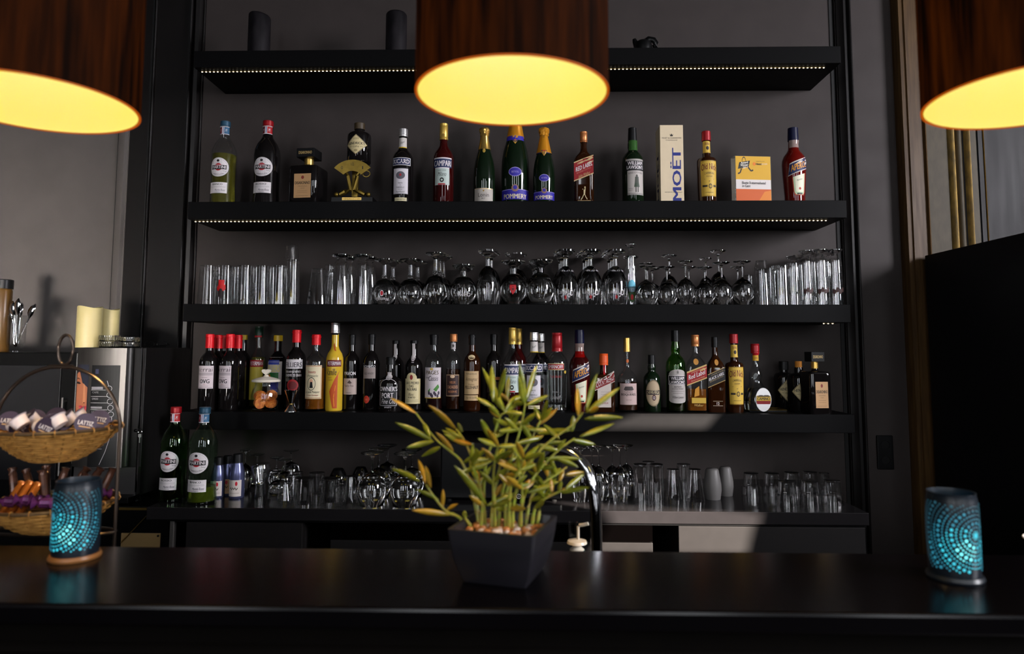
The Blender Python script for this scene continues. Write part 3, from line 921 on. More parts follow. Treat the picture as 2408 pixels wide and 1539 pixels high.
bottle('whisky_bottle', 'square whisky bottle with slanted red label on the lit bottle shelf', 1373, 311, 46, .10, z2, 'square', M_amberd, (.855, M_copper, 1.15, 'screw'), redl + walker, None, None, g, -.1)
lawson = [('rect', -.9, .51, .98, .57, '#9a9490'), ('rect', -1.0, .42, 1.0, .545, K), ('text', 'WILLIAM', .06, .515, 1.5, .045, WH, B), ('text', "LAWSON'S", .06, .463, 1.66, .045, WH, B), ('rect', -.72, .11, .92, .42, '#b0a8a2'), ('text', 'BLENDED SCOTCH WHISKY', .1, .39, 1.4, .022, K, {'arc': .008}),
          ('ell', .16, .35, .1, .018, '#3a3a34'), ('poly', [(0, .34), (.32, .34), (.36, .26), (-.04, .26)], '#33382e'), ('poly', [(-.04, .26), (.36, .26), (.42, .21), (-.1, .21)], '#20341f'), ('rect', .02, .145, .12, .21, '#3a3632'), ('rect', .22, .145, .32, .21, '#3a3632'), ('rect', -.72, .11, .92, .135, '#8a8480'), ('rect', -.6, .17, -.2, .173, K), ('rect', -.6, .19, -.2, .193, K)]
bottle('whisky_bottle', 'dark green whisky bottle with standing figure on its silvery label', 1488, 302, 50, .10, z2, 'whisky', M_gdark, (.83, M_blackcap, 1.08, 'plain'), lawson, [('rect', -.5, .70, .5, .83, mat('green_glow', (.03, .09, .02), .05))], None, g, .05)
p0, p1 = at(1554, 466, .06), at(1609, 466, .06)
hh = at(1580, 294, .06).z - z2
wb = (p1.x - p0.x)
t = thing('champagne_box', 'tall cream champagne gift box with blue lettering running upward', 'box', (p0.x + wb / 2, .06 + wb / 2, z2), 0, g)
MB().box(-wb / 2, wb / 2, -wb / 2, wb / 2, 0, hh).build('carton', noisy(mat('cream_card', '#d9c6a6', .5), 30, .05), t, None, .0015)
print_box = [('text', 'MOËT', .16, .37, .42, .66, '#1c2878', {'rot': 90, 'bold': .01}), ('text', 'MOËT & CHANDON', 0, .835, .82, .022, '#2a2420'), ('text', 'CHAMPAGNE', 0, .805, .5, .012, '#2a2420'), ('poly', [(-.08, .885), (-.04, .87), (0, .89), (.04, .87), (.08, .885), (.05, .855), (-.05, .855)], '#2a2420'), ('text', 'RESERVE IMPERIALE', .05, .145, .74, .010, '#2a2420')]
printing('front_print', t, [(e[0], e[1], e[2], e[3], (hh * .66 / wb if len(e) > 7 and e[7].get('rot') else e[4]), (.42 * wb / hh if len(e) > 7 and e[7].get('rot') else e[5])) + tuple(e[6:]) if False else e for e in print_box if e[0] != 'text' or not (len(e) > 7 and e[7].get('rot'))],
         lambda u, v, l: (u * wb, -wb / 2 - l, v * hh))
tx = [('text', 'MOËT', 0, 0, .66 * hh, .46 * wb, '#1c2878', {'bold': .01})]
printing('front_lettering', t, tx, lambda u, v, l: (.16 * wb - v, -wb / 2 - l, .37 * hh + u))
printing('side_lettering', t, [('text', 'MOËT', 0, 0, .62 * hh, .46 * wb, '#3a3550', {'bold': .01})], lambda u, v, l: (-wb / 2 - l, -v, .37 * hh + u))
oldnick = [('poly', [(-.86, .10), (.86, .10), (.96, .50), (.9, .58), (-.9, .58), (-.96, .50)], '#8a6a1a'), ('poly', [(-.82, .11), (.82, .11), (.92, .50), (.86, .57), (-.86, .57), (-.92, .50)], '#c9a43c'), ('text', 'Old Nick', 0, .49, 1.66, .085, '#6a1414', {'arc': .02, 'bold': .008}), ('text', 'CARIBBEAN', 0, .405, 1.0, .028, '#2a2010', {'arc': .01}), ('text', 'GOLD RUM', 0, .365, .6, .02, '#2a2010'),
           ('line', [(-.5, .33), (0, .30), (.5, .33)], (.03, .004), '#2a2010'), ('ell', .1, .235, .18, .032, '#2a2010'), ('ell', .1, .235, .12, .02, '#c9a43c'), ('text', 'RUM', .1, .235, .16, .02, '#2a2010'), ('rect', -.7, .225, -.2, .25, '#2a2010'), ('rect', .4, .225, .75, .25, '#2a2010'), ('rect', -.4, .15, .4, .154, '#2a2010')]
onneck = [('rect', -.55, .70, .55, .86, '#c9a43c'), ('text', 'Old Nick', 0, .825, .5, .035, '#6a1414', B), ('ell', .03, .765, .16, .025, '#2a1a10')]
bottle('rum_bottle', 'amber rum bottle with red cap and yellow label on the lit bottle shelf', 1662, 310, 45, .10, z2, 'rum', M_amberd, (.87, M_redcap, 1.25, 'plain'), oldnick, onneck, None, g)
# glass award block
p0, p1 = at(1727, 466, .06), at(1816, 466, .06)
aw, ah = (p1.x - p0.x), at(1770, 367, .06).z - z2
t = thing('award_block', 'thick clear award block with yellow, white and orange bands', 'award', (p0.x + aw / 2, .06 + .02, z2), .10, g)
MB().box(-aw / 2, aw / 2, -.02, .02, 0, ah).build('block', mat('acrylic', (.95, .9, .75), .02, trans=.85, ior=1.3), t, None, .0015)
printing('backing', t, [('rect', -.48, .01, .48, .30, '#c8560c'), ('poly', [(.1, .01), (.48, .01), (.48, .28), (.3, .25)], '#d87a14'), ('rect', -.48, .30, .48, .50, '#d8cfcb'), ('rect', -.48, .50, .48, .99, '#d2a010'),
                        ('poly', [(-.42, .72), (-.12, .77), (-.08, .90), (-.38, .86)], '#141210'), ('ring', -.25, .88, .055, .10, .22, '#141210'), ('line', [(-.32, .73), (-.36, .64), (-.42, .62)], (.016, .016), '#141210'), ('line', [(-.14, .76), (-.06, .68), (0, .70)], (.016, .016), '#141210'),
                        ('text', 'Award', -.24, .855, .19, .045, '#e8e0d0', {'slope': .02, 'bold': .01}), ('text', 'Winnaar', -.24, .805, .21, .045, '#e8e0d0', {'slope': .02, 'bold': .01}), ('text', '2011', -.22, .755, .13, .045, '#e8e0d0', {'slope': .02, 'bold': .01}),
                        ('ell', .03, .83, .04, .036, '#e07a10'), ('text', 'Hotel', .15, .83, .15, .045, '#2a1c08', {'bold': .008}), ('text', 'specials', .31, .83, .16, .045, '#e8dcc0'), ('text', 'Aangeboden door', .2, .885, .24, .02, '#2a1c08'),
                        ('text', 'Beste 3-sterrenhotel', .01, .43, .64, .055, '#141210', {'bold': .012}), ('text', 'in Gent', -.2, .365, .22, .055, '#141210', {'bold': .012})],
         lambda u, v, l: (u * aw, -.0205 - l, v * ah))
aperol = [('poly', [(-.86, .35), (1.0, .45), (1.0, .61), (-.72, .51)], '#c8c0b8'), ('poly', [(-.84, .36), (1.0, .46), (1.0, .595), (-.72, .495)], '#16204e'), ('text', 'APEROL', .12, .478, 1.46, .08, '#d89018', {'slope': .07, 'bold': .008}),
          ('poly', [(-.52, .33), (.70, .39), (.62, .14), (.5, .105), (-.28, .105), (-.40, .14)], '#a8341c'), ('poly', [(-.45, .335), (.62, .385), (.54, .145), (.44, .115), (-.22, .115), (-.33, .145)], '#b9c9a4'), ('poly', [(-.30, .34), (.5, .38), (.44, .15), (-.2, .15)], '#ddd8c0'), ('text', 'Aperitivo', .1, .30, .5, .03, '#3a4a30', {'slope': .02}), ('ell', .12, .19, .1, .016, '#a8341c'), ('rect', -.12, .118, .34, .135, K)]
bottle('aperitif_bottle', 'orange-red aperitif bottle with navy cap, last on the lit bottle shelf', 1867, 302, 54, .10, z2, 'aperitif', M_red, (.83, M_navycap, 1.12, 'plain'), aperol, [('rect', -.55, .735, .55, .83, mat('clear_neck_tint', '#8d7a74', .1))], None, g)

# ------------------------------------------------------------------ the packed bottle shelf
g = 'liquor bottles packed on the lowest shelf'
terra = [('rect', -.92, .29, .92, .585, '#c9bcc0'), ('text', 'terrai', 0, .535, 1.6, .055, '#2a1a20'), ('rect', -.85, .46, .85, .497, '#a89ca0'), ('text', 'OVG', 0, .385, 1.05, .052, '#141216', B), ('rect', -.3, .432, .3, .435, '#5a4a50'), ('text', '2010', 0, .345, .24, .012, '#a03040'), ('rect', -.4, .322, .4, .325, '#5a4a50'), ('rect', -.84, .302, .84, .306, '#5a4a50')]
foil = (.815, M_redfoil, 1.14, 'foil')
bottle('wine_bottle', 'red wine bottle with red foil and pale label, first on the packed shelf', 491, 786, 43, .05, z4, 'bordeaux', M_darkg, foil, terra, None, None, g)
bottle('wine_bottle', 'red wine bottle with red foil, half hidden behind the first pale labelled one', 511, 788, 40, .125, z4, 'bordeaux', M_darkg, foil, terra, None, None, g)
bottle('wine_bottle', 'red wine bottle with red foil, rearmost of the five, between the two labelled ones', 525, 789, 38, .20, z4, 'bordeaux', M_darkg, foil, terra, None, None, g)
bottle('wine_bottle', 'red wine bottle with red foil and pale label turned aside, second in front', 539, 786, 43, .055, z4, 'bordeaux', M_darkg, foil, terra, None, None, g, -.32)
bottle('wine_bottle', 'red wine bottle with red foil, standing behind the second labelled one', 558, 788, 40, .135, z4, 'bordeaux', M_darkg, foil, terra, None, None, g, -.4)
bottle('syrup_bottle', 'dark bottle with small yellow cap behind the red wine bottles', 571, 788, 36, .215, z4, 'bordeaux', M_darkg, (.93, M_yelcap, 1.2, 'plain'), [('rect', -.8, .3, .8, .62, '#8d8790')], None, None, g)
peter1 = [('rect', -.98, .10, .98, .5, '#b7a63a'), ('rect', -1.0, .50, 1.0, .585, '#8e1018'), ('text', 'PETERMAN', .1, .543, 1.7, .045, WH, B)]
bottle('jenever_bottle', 'clear jenever bottle with dark green cap and red band above yellow liquid', 607, 768, 37, .20, z4, 'liqueur', M_thin, (.86, M_greencap, 1.25, 'screw'), peter1, [('rect', -.6, .865, .6, .885, RD)], (M_yellow, .62), g)
lliers = [('rect', -.98, .15, .98, .80, '#b8b0ac'), ('rect', -.80, .62, .62, .74, '#2a3c9a'), ('text', 'FILLIERS', .08, .58, 1.6, .12, '#d8c86a', {'bold': .008}), ('poly', [(-.1, .2), (.6, .2), (.6, .5), (-.2, .5)], '#1f6a2c'), ('rect', -.1, .2, .62, .33, '#4a4ab8'), ('ell', -.3, .4, .2, .06, '#c87a20'), ('text', 'Citroen', .2, .24, .7, .03, WH)]
lliers = [(e[0],) + tuple(e[1:]) for e in lliers]
bottle('jenever_bottle', 'dark jenever bottle with yellow cap and white, blue and green label', 652, 789, 43, .165, z4, 'bordeaux', M_darkg, (.92, M_yelcap, 1.25, 'plain'), [('rect', -.95, .19, .98, .70, '#b8b0ac'), ('rect', -.72, .60, .66, .66, '#2a3c9a'), ('text', 'FILLIERS', .0, .545, 1.5, .09, '#d8c86a', B), ('rect', -.55, .36, .62, .49, '#1f6a2c'), ('rect', -.2, .23, .62, .36, '#4a4ab8'), ('ell', -.4, .42, .2, .05, '#c87a20'), ('text', 'Citroen', .2, .26, .7, .03, WH)], None, None, g, -.15)
bottle('jenever_bottle', 'dark jenever bottle with red foil and white lettered panels', 696, 776, 46, .09, z4, 'bordeaux', M_darkg, (.84, M_redfoil, 1.14, 'foil'), [('rect', -.98, .515, .98, .63, '#c9c2c4'), ('text', 'FILLIERS', 0, .565, 1.8, .06, '#141216', {'bold': .014}), ('text', 'GRAANJENEVER', 0, .475, 1.7, .035, WH), ('text', 'GENIEVRE DE GRAIN', 0, .435, 1.75, .032, WH), ('ell', .0, .31, .6, .075, '#8e1018'), ('ell', .0, .31, .45, .05, '#5a0a10'), ('text', '30%', 0, .215, .5, .02, '#c9c2c4')], None, None, g)
bottle('jenever_bottle', 'bottle with red foil and tall cream label of a small firefighter', 742, 787, 46, .07, z4, 'bordeaux', M_thin, (.86, M_redfoil, 1.14, 'foil'), [('rect', -.96, .16, .96, .595, '#c9b48c'), ('rect', -.9, .17, .9, .585, '#a84a30'), ('rect', -.87, .175, .87, .58, '#d6c8a6'), ('text', 'Smeets', -.1, .51, .8, .035, '#8e1018', B), ('text', "'t Pompierke", -.05, .455, 1.2, .04, K, {'shear': .3}), ('ring', -.1, .355, .42, .085, .1, K), ('ell', -.1, .385, .16, .03, '#d8a080'), ('poly', [(-.28, .30), (.08, .30), (.0, .38), (-.2, .38)], K), ('text', 'Le petit Pompier', 0, .245, 1.5, .04, K, {'shear': .3}), ('text', 'Cocktail Exotique', 0, .205, 1.2, .026, '#8e1018', {'shear': .3})], None, (M_amber, .56), g)
swirl = [('poly', [(.1, .03), (.62, .03), (.2, .14), (.15, .25), (.5, .36), (.9, .46), (.3, .36), (-.3, .22), (-.1, .12)], '#b8480c'), ('line', [(.3, .05), (.2, .15), (.4, .28), (.75, .40)], (.05, .01), '#e08a1a'), ('line', [(.0, .76), (.12, .70), (.55, .60)], (.14, .014), '#a8480c'), ('rect', -.75, .50, 1.1, .575, '#6a0a10'), ('text', 'PETERMAN', .2, .537, 1.55, .042, WH, B), ('text', 'Vanille', -.1, .44, 1.2, .075, K, {'shear': .3}), ('text', 'LIQUEUR', -.3, .375, .5, .015, '#5a3a08'), ('text', 'DE GENIEVRE', -.25, .35, .6, .015, '#5a3a08')]
bottle('jenever_bottle', 'tall opaque yellow vanilla jenever bottle with orange swirls and silver cap', 787, 760, 40, .08, z4, 'liqueur', M_yelop, (.885, M_silver, 1.25, 'screw'), swirl, [('rect', -.55, .862, .55, .885, '#141216'), ('rect', -.55, .868, .55, .878, RD)], None, g)
bottle('wine_bottle', 'slim dark wine bottle with white lettering over small pale label', 827, 787, 37, .10, z4, 'bordeaux', M_darkg, (.86, M_blackcap, 1.1, 'foil'), [('text', 'PAVON', .0, .485, 1.5, .045, WH, B), ('rect', -.95, .21, .95, .42, '#b09c94'), ('poly', [(-.3, .36), (0, .40), (.3, .36), (.1, .35)], '#4a3a36'), ('text', 'Puerto Fino', -.1, .325, 1.2, .03, '#1c1614'), ('text', 'seleccion', -.1, .235, .6, .016, '#4a3a36')], None, None, g)
bottle('wine_bottle', 'dark wine bottle with grey label and small red seal near its foot', 873, 786, 40, .085, z4, 'bordeaux', M_darkg, (.86, M_blackcap, 1.1, 'foil'), [('text', 'ROMECO', -.15, .575, 1.5, .032, WH), ('rect', -.95, .42, .62, .56, '#8a7c78'), ('text', 'OLD WINERY', -.15, .485, 1.2, .028, '#2a2220'), ('ell', -.4, .15, .36, .05, '#b8301c'), ('text', 'D.O.', -.4, .15, .3, .02, '#e8b090')], None, None, g, .1)
bottle('port_bottle', 'dark port bottle with pale paper seal on its neck behind the squat one', 930, 801, 40, .19, z4, 'bordeaux', M_darkg, (.95, M_blackcap, 1.15, 'plain'), [('ell', .0, .35, .7, .08, '#8a7434')], [('rect', -.16, .76, .16, .945, '#b8b0b0'), ('ell', 0, .75, .26, .045, '#b8b0b0'), ('ring', 0, .75, .2, .035, .2, K), ('rect', -.14, .68, .14, .73, '#b8b0b0')], None, g)
bottle('port_bottle', 'squat black port bottle with white painted lettering and paper seal', 918, 840, 55, .06, z4, 'port', M_darkg, (.86, M_blackcap, 1.1, 'foil'), [('ring', 0, .47, .8, .13, .05, '#c9c2c4'), ('rect', -.82, .10, .82, .46, '#08080a'), ('text', "OWNER'S", 0, .42, 1.6, .085, WH, {'bold': .010}), ('text', 'PORT', -.05, .30, 1.0, .095, WH, {'bold': .010}), ('text', 'Fine Old', .05, .195, 1.3, .09, '#c9c2c4', {'shear': .4}), ('rect', -.75, .115, .75, .12, '#c9c2c4'), ('text', 'OPORTO', 0, .085, .6, .025, '#c9c2c4'), ('rect', -.76, .12, -.72, .36, '#c9c2c4'), ('rect', .72, .12, .76, .36, '#c9c2c4')], [('rect', -.18, .60, .18, .72, '#b8b0b0'), ('ell', 0, .63, .28, .05, '#b8b0b0'), ('ring', 0, .63, .2, .035, .2, K)], None, g)
bottle('port_bottle', 'dark port bottle with arched cream label and red crest', 973, 801, 42, .10, z4, 'bordeaux', M_darkg, (.95, M_blackcap, 1.15, 'plain'), [('rect', -.96, .10, .98, .455, '#b8a878'), ('ell', -.1, .455, .62, .085, '#cdbf94'), ('rect', -.92, .105, .75, .455, '#cdbf94'), ('ell', -.1, .475, .17, .035, '#7a1a18'), ('text', 'SAO PEDRO', 0, .395, 1.5, .036, K, B), ('text', 'DAS', -.1, .35, .5, .036, K, B), ('text', 'AGUIAS', -.05, .305, 1.1, .036, K, B), ('text', 'Blanc', -.1, .235, .6, .04, '#3a3020', {'shear': .3}), ('text', 'PORTO', -.05, .19, .75, .026, K, B), ('rect', -.7, .155, .7, .158, '#5a5030'), ('rect', -.7, .135, .7, .138, '#5a5030')], [('rect', -.16, .76, .16, .955, '#b8b0b0'), ('ell', 0, .755, .26, .045, '#b8b0b0'), ('ring', 0, .755, .2, .035, .2, K), ('rect', -.14, .68, .14, .73, '#b8b0b0')], None, g)
grapes = [('ell', -.35 + .17 * i + .05 * (i % 2), .235 - .02 * ((i * 7) % 3), .11, .024, '#2a1a30') for i in range(7)]
bottle('liqueur_bottle', 'clear cassis liqueur bottle with white label picturing dark berries', 1020, 787, 44, .10, z4, 'bordeaux', M_thin, (.86, M_blackcap, 1.12, 'foil'), [('rect', -.98, .165, .98, .565, '#c4b9bd'), ('rect', -.98, .165, .98, .175, '#c2a030'), ('text', 'PAGES', -.05, .50, 1.4, .05, '#4a3c14', B), ('ell', -.1, .545, .18, .016, '#b89a40'), ('text', 'Creme de', -.55, .435, .5, .022, '#3a3440', {'shear': .3}), ('text', 'Cassis', .1, .425, 1.05, .065, '#2a2430', {'shear': .35}), ('poly', [(.1, .28), (.6, .35), (.75, .31), (.4, .25)], '#3f7a2c'), ('poly', [(-.5, .26), (-.2, .30), (-.3, .24)], '#3f7a2c')] + grapes, None, (M_wine, .5), g)
bottle('cognac_bottle', 'clear bottle with copper cap and gold framed window label', 1066, 786, 36, .10, z4, 'bordeaux', M_thin, (.90, M_copper, 1.25, 'screw'), [('rect', -.95, .19, .95, .47, '#a88a6a'), ('rect', -.88, .20, .88, .46, '#2c0f0a'), ('ell', 0, .445, .3, .02, '#c8a888'), ('text', 'VIEUX', 0, .37, .8, .03, '#b8784a'), ('text', 'CALVADOS', 0, .31, 1.4, .04, '#c8906a'), ('text', 'RESERVE', 0, .25, 1.1, .025, '#b8784a')], [('rect', -.36, .80, .36, .885, '#b0a8a8'), ('ell', 0, .845, .12, .02, '#3a3430')], (M_amberd, .54), g)
bottle('armagnac_bottle', 'brown armagnac bottle with tan label and oval neck medallion', 1110, 787, 40, .09, z4, 'bordeaux', M_amberd, (.86, M_blackcap, 1.1, 'foil'), [('rect', -.96, .22, .96, .52, '#b99c72'), ('rect', -.96, .14, .85, .21, '#b99c72'), ('text', 'TENAREZE', 0, .485, 1.3, .02, '#3a2c18'), ('text', 'Armagnac', 0, .41, 1.5, .06, '#5a4428', {'shear': .4}), ('text', 'PELLEHAUT', .05, .31, 1.7, .04, '#2a2014', B), ('text', 'Chateau', .0, .35, .7, .02, '#5a4428'), ('text', 'Age des Epices', 0, .175, 1.2, .025, '#5a4428', {'shear': .3})], [('ell', 0, .70, .42, .032, '#c9b48c'), ('text', 'VS', 0, .70, .2, .018, K)], None, g)
bottle('cognac_bottle', 'near black bottle behind the tallest bamboo leaves, beside the tan labelled one', 1161, 786, 38, .11, z4, 'bordeaux', M_darkg, (.86, M_blackcap, 1.1, 'foil'), [('rect', -.9, .40, .9, .44, '#8a4a20'), ('rect', -.9, .24, .9, .38, '#1a0c08')], None, None, g)
bottle('bitter_bottle', 'bitter bottle with pale gold cap standing in front of its twin', 1205, 771, 44, .075, z4, 'bitter', M_thin, (.80, M_goldcap, 1.12, 'screw'), campari, [('ell', -.0, .85, .14, .02, '#8a6a20')], (M_campari, .46), g)
bottle('bitter_bottle', 'bitter bottle with pale gold cap, mostly hidden behind its twin', 1219, 773, 42, .17, z4, 'bitter', M_campari, (.80, M_goldcap, 1.12, 'screw'), campari, [('ell', -.0, .85, .14, .02, '#8a6a20')], None, g)
bottle('pastis_bottle', 'clear pastis bottle with silver cap behind the bamboo leaves, in front of its twin', 1256, 782, 48, .075, z4, 'pastis', M_thin, (.90, M_silver, 1.2, 'screw'), ricard, rneck, (M_amberd, .30), g)
bottle('pastis_bottle', 'pastis bottle with silver cap, hidden behind its twin on the packed shelf', 1272, 785, 44, .17, z4, 'pastis', M_darkg, (.90, M_silver, 1.2, 'screw'), ricard, rneck, None, g)
bottle('vodka_bottle', 'clear vodka bottle with red cap and red label band', 1310, 783, 52, .09, z4, 'vodka', M_thin, (.76, M_redcap, 1.1, 'screw'), [('rect', -.95, .525, .62, .61, '#c8b080'), ('rect', -.95, .535, .60, .60, '#9a0f1a'), ('text', 'SMIRNOFF', -.2, .567, 1.4, .045, WH, B), ('text', 'Triple Distilled', -.15, .44, 1.1, .04, '#a02a30', {'shear': .3}), ('ell', .75, .50, .12, .02, '#c2a030'), ('text', 'Smirnoff', -.2, .185, 1.0, .05, '#8a8484', {'shear': .35}), ('text', 'VODKA', -.2, .25, .6, .02, '#8a8484')], None, (M_water, .55), g)
bottle('aperitif_bottle', 'orange-red aperitif bottle with black cap on the packed shelf', 1363, 776, 50, .09, z4, 'aperitif', M_campari, (.83, M_navycap, 1.12, 'plain'), aperol, [('rect', -.5, .735, .5, .83, mat('clear_neck_tint', '#8d7a74', .1)), ('rect', -.5, .66, .5, .735, mat('red_neck', '#7a0a08', .1))], None, g)
bottle('orange_liqueur_bottle', 'square brown orange liqueur bottle with orange cap and red ribbon', 1420, 832, 48, .10, z4, 'orange', M_amberd, (.80, M_orangecap, 1.2, 'screw'), [('poly', [(-.72, .08), (.58, .08), (.58, .58), (-.72, .58)], '#c4b8b0'), ('poly', [(-.98, .36), (.95, .52), (.95, .70), (-.98, .50)], '#c4b8b0'), ('poly', [(-.96, .375), (.95, .53), (.95, .68), (-.96, .485)], '#7a1a18'), ('text', 'COINTREAU', 0, .522, 1.7, .085, WH, {'slope': .14}), ('rect', -.4, .34, .4, .343, '#5a5050'), ('rect', -.4, .30, .4, .303, '#5a5050'), ('text', 'LIQUEUR', -.08, .15, .8, .03, '#8a3030')], [('rect', -.09, .60, .09, .80, RD)], None, g)
bottle('calvados_bottle', 'round calvados bottle with long clear neck and gold cap', 1475, 795, 48, .09, z4, 'longneck', M_thin, (.81, M_gold, 1.12, 'plain'), [('rect', -.92, .10, .92, .385, '#b59c98'), ('poly', [(-.5, .30), (-.35, .345), (.35, .345), (.5, .30), (.3, .29), (-.3, .29)], '#3a3030'), ('text', 'Calvados', 0, .275, .8, .026, K), ('text', 'BOQUEREL', 0, .235, 1.5, .036, '#1c1414', B), ('text', 'pays d auge', 0, .165, .5, .016, '#5a4a48')], [('ell', 0, .685, .13, .025, '#c8642c')], (M_amberd, .40), g)
bottle('whisky_bottle', 'short round-shouldered whisky bottle with greenish glass and round silver label', 1533, 835, 40, .10, z4, 'whisky', M_gdark, (.84, M_blackcap, 1.1, 'plain'), [('ell', 0, .33, .92, .23, '#7a6a50'), ('ell', 0, .33, .84, .21, '#a89478'), ('poly', [(-.98, .30), (.98, .30), (.98, .38), (-.98, .38)], '#2a1c1c'), ('text', 'CHIVAS REGAL', 0, .34, 1.7, .06, '#c8b890', {'arc': .02}), ('ell', .05, .25, .24, .05, '#3a1414'), ('text', '12', .05, .25, .24, .05, WH, B)], None, None, g)
lawson2 = [('ell', 0, .46, .92, .06, '#a8a09c'), ('rect', -.95, .14, .95, .47, '#a8a09c'), ('ell', 0, .14, .9, .03, '#a8a09c'), ('rect', -1.0, .335, 1.0, .445, WH), ('rect', -.96, .34, .96, .44, K), ('text', 'WILLIAM', 0, .412, 1.4, .04, WH, B), ('text', "LAWSON'S", 0, .365, 1.7, .04, WH, B), ('text', 'BLENDED', 0, .31, .7, .018, K), ('text', 'SCOTCH WHISKY', 0, .285, 1.2, .018, K), ('rect', -.7, .255, .7, .258, '#5a5452'), ('rect', -.5, .23, .5, .233, '#5a5452'), ('text', 'William Lawson', 0, .185, 1.1, .03, '#3a3636', {'shear': .35}), ('poly', [(-.08, .47), (.08, .47), (.05, .505), (-.05, .505)], '#6a6462')]
bottle('whisky_bottle', 'green glass whisky bottle with rounded silvery label and black nameplate', 1589, 777, 46, .09, z4, 'whisky', M_thing, (.86, M_blackcap, 1.08, 'plain'), lawson2, None, (M_amberd, .50), g)
redl2 = [('poly', [(-.98, .34), (.98, .44), (.98, .62), (-.98, .52)], '#c8a868'), ('poly', [(-.98, .355), (.98, .455), (.98, .60), (-.98, .50)], '#96121a'), ('text', 'JOHNNIE WALKER', .1, .535, 1.3, .02, '#d8b088', {'slope': .065}), ('text', 'Red Label', .0, .485, 1.6, .06, WH, {'slope': .08, 'bold': .01}), ('text', 'Blended Scotch Whisky', .1, .43, 1.3, .02, '#d8b088', {'slope': .065}), ('ell', -.05, .65, .25, .04, '#b8803a'), ('poly', [(-.2, .30), (.2, .34), (.2, .22), (-.3, .2)], '#c88a2a'), ('rect', -.55, .12, .85, .19, '#c9a43c'), ('text', 'Walker', .15, .095, .9, .03, '#c8a868', {'shear': .3})]
bottle('whisky_bottle', 'square clear whisky bottle with slanted red label on the packed shelf', 1636, 788, 46, .09, z4, 'square', M_thin, (.85, M_copper, 1.2, 'screw'), redl2, None, (M_amber, .30), g, -.12)
blackl = [('poly', [(-.98, .32), (.98, .42), (.98, .60), (-.98, .50)], '#a88850'), ('poly', [(-.98, .33), (.98, .43), (.98, .59), (-.98, .49)], '#121010'), ('text', 'JOHNNIE WALKER', .1, .52, 1.4, .02, '#a89470', {'slope': .07}), ('text', 'BLACK LABEL', .0, .475, 1.7, .04, WH, {'slope': .09, 'bold': .015}), ('text', 'BLENDED SCOTCH', 0, .44, 1.5, .018, '#a89470', {'slope': .08}), ('ell', .05, .66, .22, .04, '#b8803a'), ('rect', -.45, .145, .65, .15, '#b8a890'), ('rect', -.45, .085, .65, .09, '#b8a890'), ('text', '12', .1, .117, .3, .035, WH, B)]
bottle('whisky_bottle', 'square dark whisky bottle with slanted black label', 1682, 793, 40, .10, z4, 'square', M_amberd, (.86, M_blackcap, 1.15, 'plain'), blackl + [(e[0], ) + tuple(e[1:]) for e in walker_up] if False else blackl, None, None, g, -.12)
bottle('rum_bottle', 'dark rum bottle with red cap and bright yellow label on the packed shelf', 1727, 786, 42, .09, z4, 'rum', M_amberd, (.88, M_redcap, 1.25, 'plain'), oldnick, onneck, None, g)


def camino(t, R, H, surf):
    printing('round_label', t, [('ell', 0, 0, .60, .165, '#8d8478'), ('ell', 0, 0, .56, .155, '#b8941a'), ('poly', [(-.5, -.07), (-.56, -.02), (-.56, -.015), (.56, -.015), (.56, -.02), (.5, -.07), (.35, -.12), (0, -.155), (-.35, -.12)], '#7a1016'), ('poly', [(-.5, .05), (-.2, .075), (0, .06), (.3, .08), (.5, .05), (.5, .042), (-.5, .042)], '#3a2a10'), ('text', 'CAMINO', 0, .015, 1.0, .042, K, B), ('text', 'TEQUILA', 0, .115, .5, .016, K, {'arc': .008})],
             lambda u, v, l: (u * R + .25 * R, -R * 1.0 - l - .001 + .5 * abs(v) * R, (.19 + v) * H))
    MB().lathe([(0, 0), (.62 * R, 0), (.62 * R, .004), (0, .004)], 28).shift(lambda p: Vector((p.x + .25 * R, -R * 1.0 + p.z, .19 * H + p.y * .17 * H / (.62 * R)))).build('medallion', M_silver, t)


bottle('tequila_bottle', 'pear-shaped clear tequila bottle with red cap and round yellow label', 1777, 809, 58, .10, z4, 'pear', M_thin, (.86, M_redcap, 1.3, 'screw'), None, [('rect', -.3, .75, .3, .83, '#c2941a'), ('text', 'CAMINO', 0, .79, .28, .03, '#6a1014'), ('rect', -.3, .83, .3, .865, '#a8121c')], (M_water, .35), g, extra=camino)
bottle('gin_bottle', 'black apothecary gin bottle with diamond label, behind the cork-stoppered one', 1844, 850, 46, .235, z4, 'apothecary', M_darkg, (.82, M_blackcap, 1.15, 'plain'), hendricks(1.0), None, None, g)
bottle('gin_bottle', 'black apothecary gin bottle with orange cork beside the square amaretto bottle', 1879, 850, 52, .14, z4, 'apothecary', M_darkg, (.88, M_cork, .8, 'plain'), hendricks(1.0), None, None, g)
bottle('amaretto_bottle', 'square amaretto bottle with block cap, last on the packed shelf', 1917, 828, 52, .045, z4, 'amaretto', M_darkg, (.73, M_blackcap, 1, 'block'), disaronno(), None, None, g, .12, extra=discap)
p = at(1800, 960, .13)
t = thing('serving_tray', 'low black tray with gilded edging in front of the gin bottles', 'tray', (p.x, .15, z4))
MB().box(-.075, .075, -.05, .05, 0, .006).build('base', M_blackp, t, None)
MB().tube([(-.075, -.05, .008), (.075, -.05, .008), (.075, .05, .008), (-.075, .05, .008)], .0022, 6, 0, True).build('edging', M_brass, t)

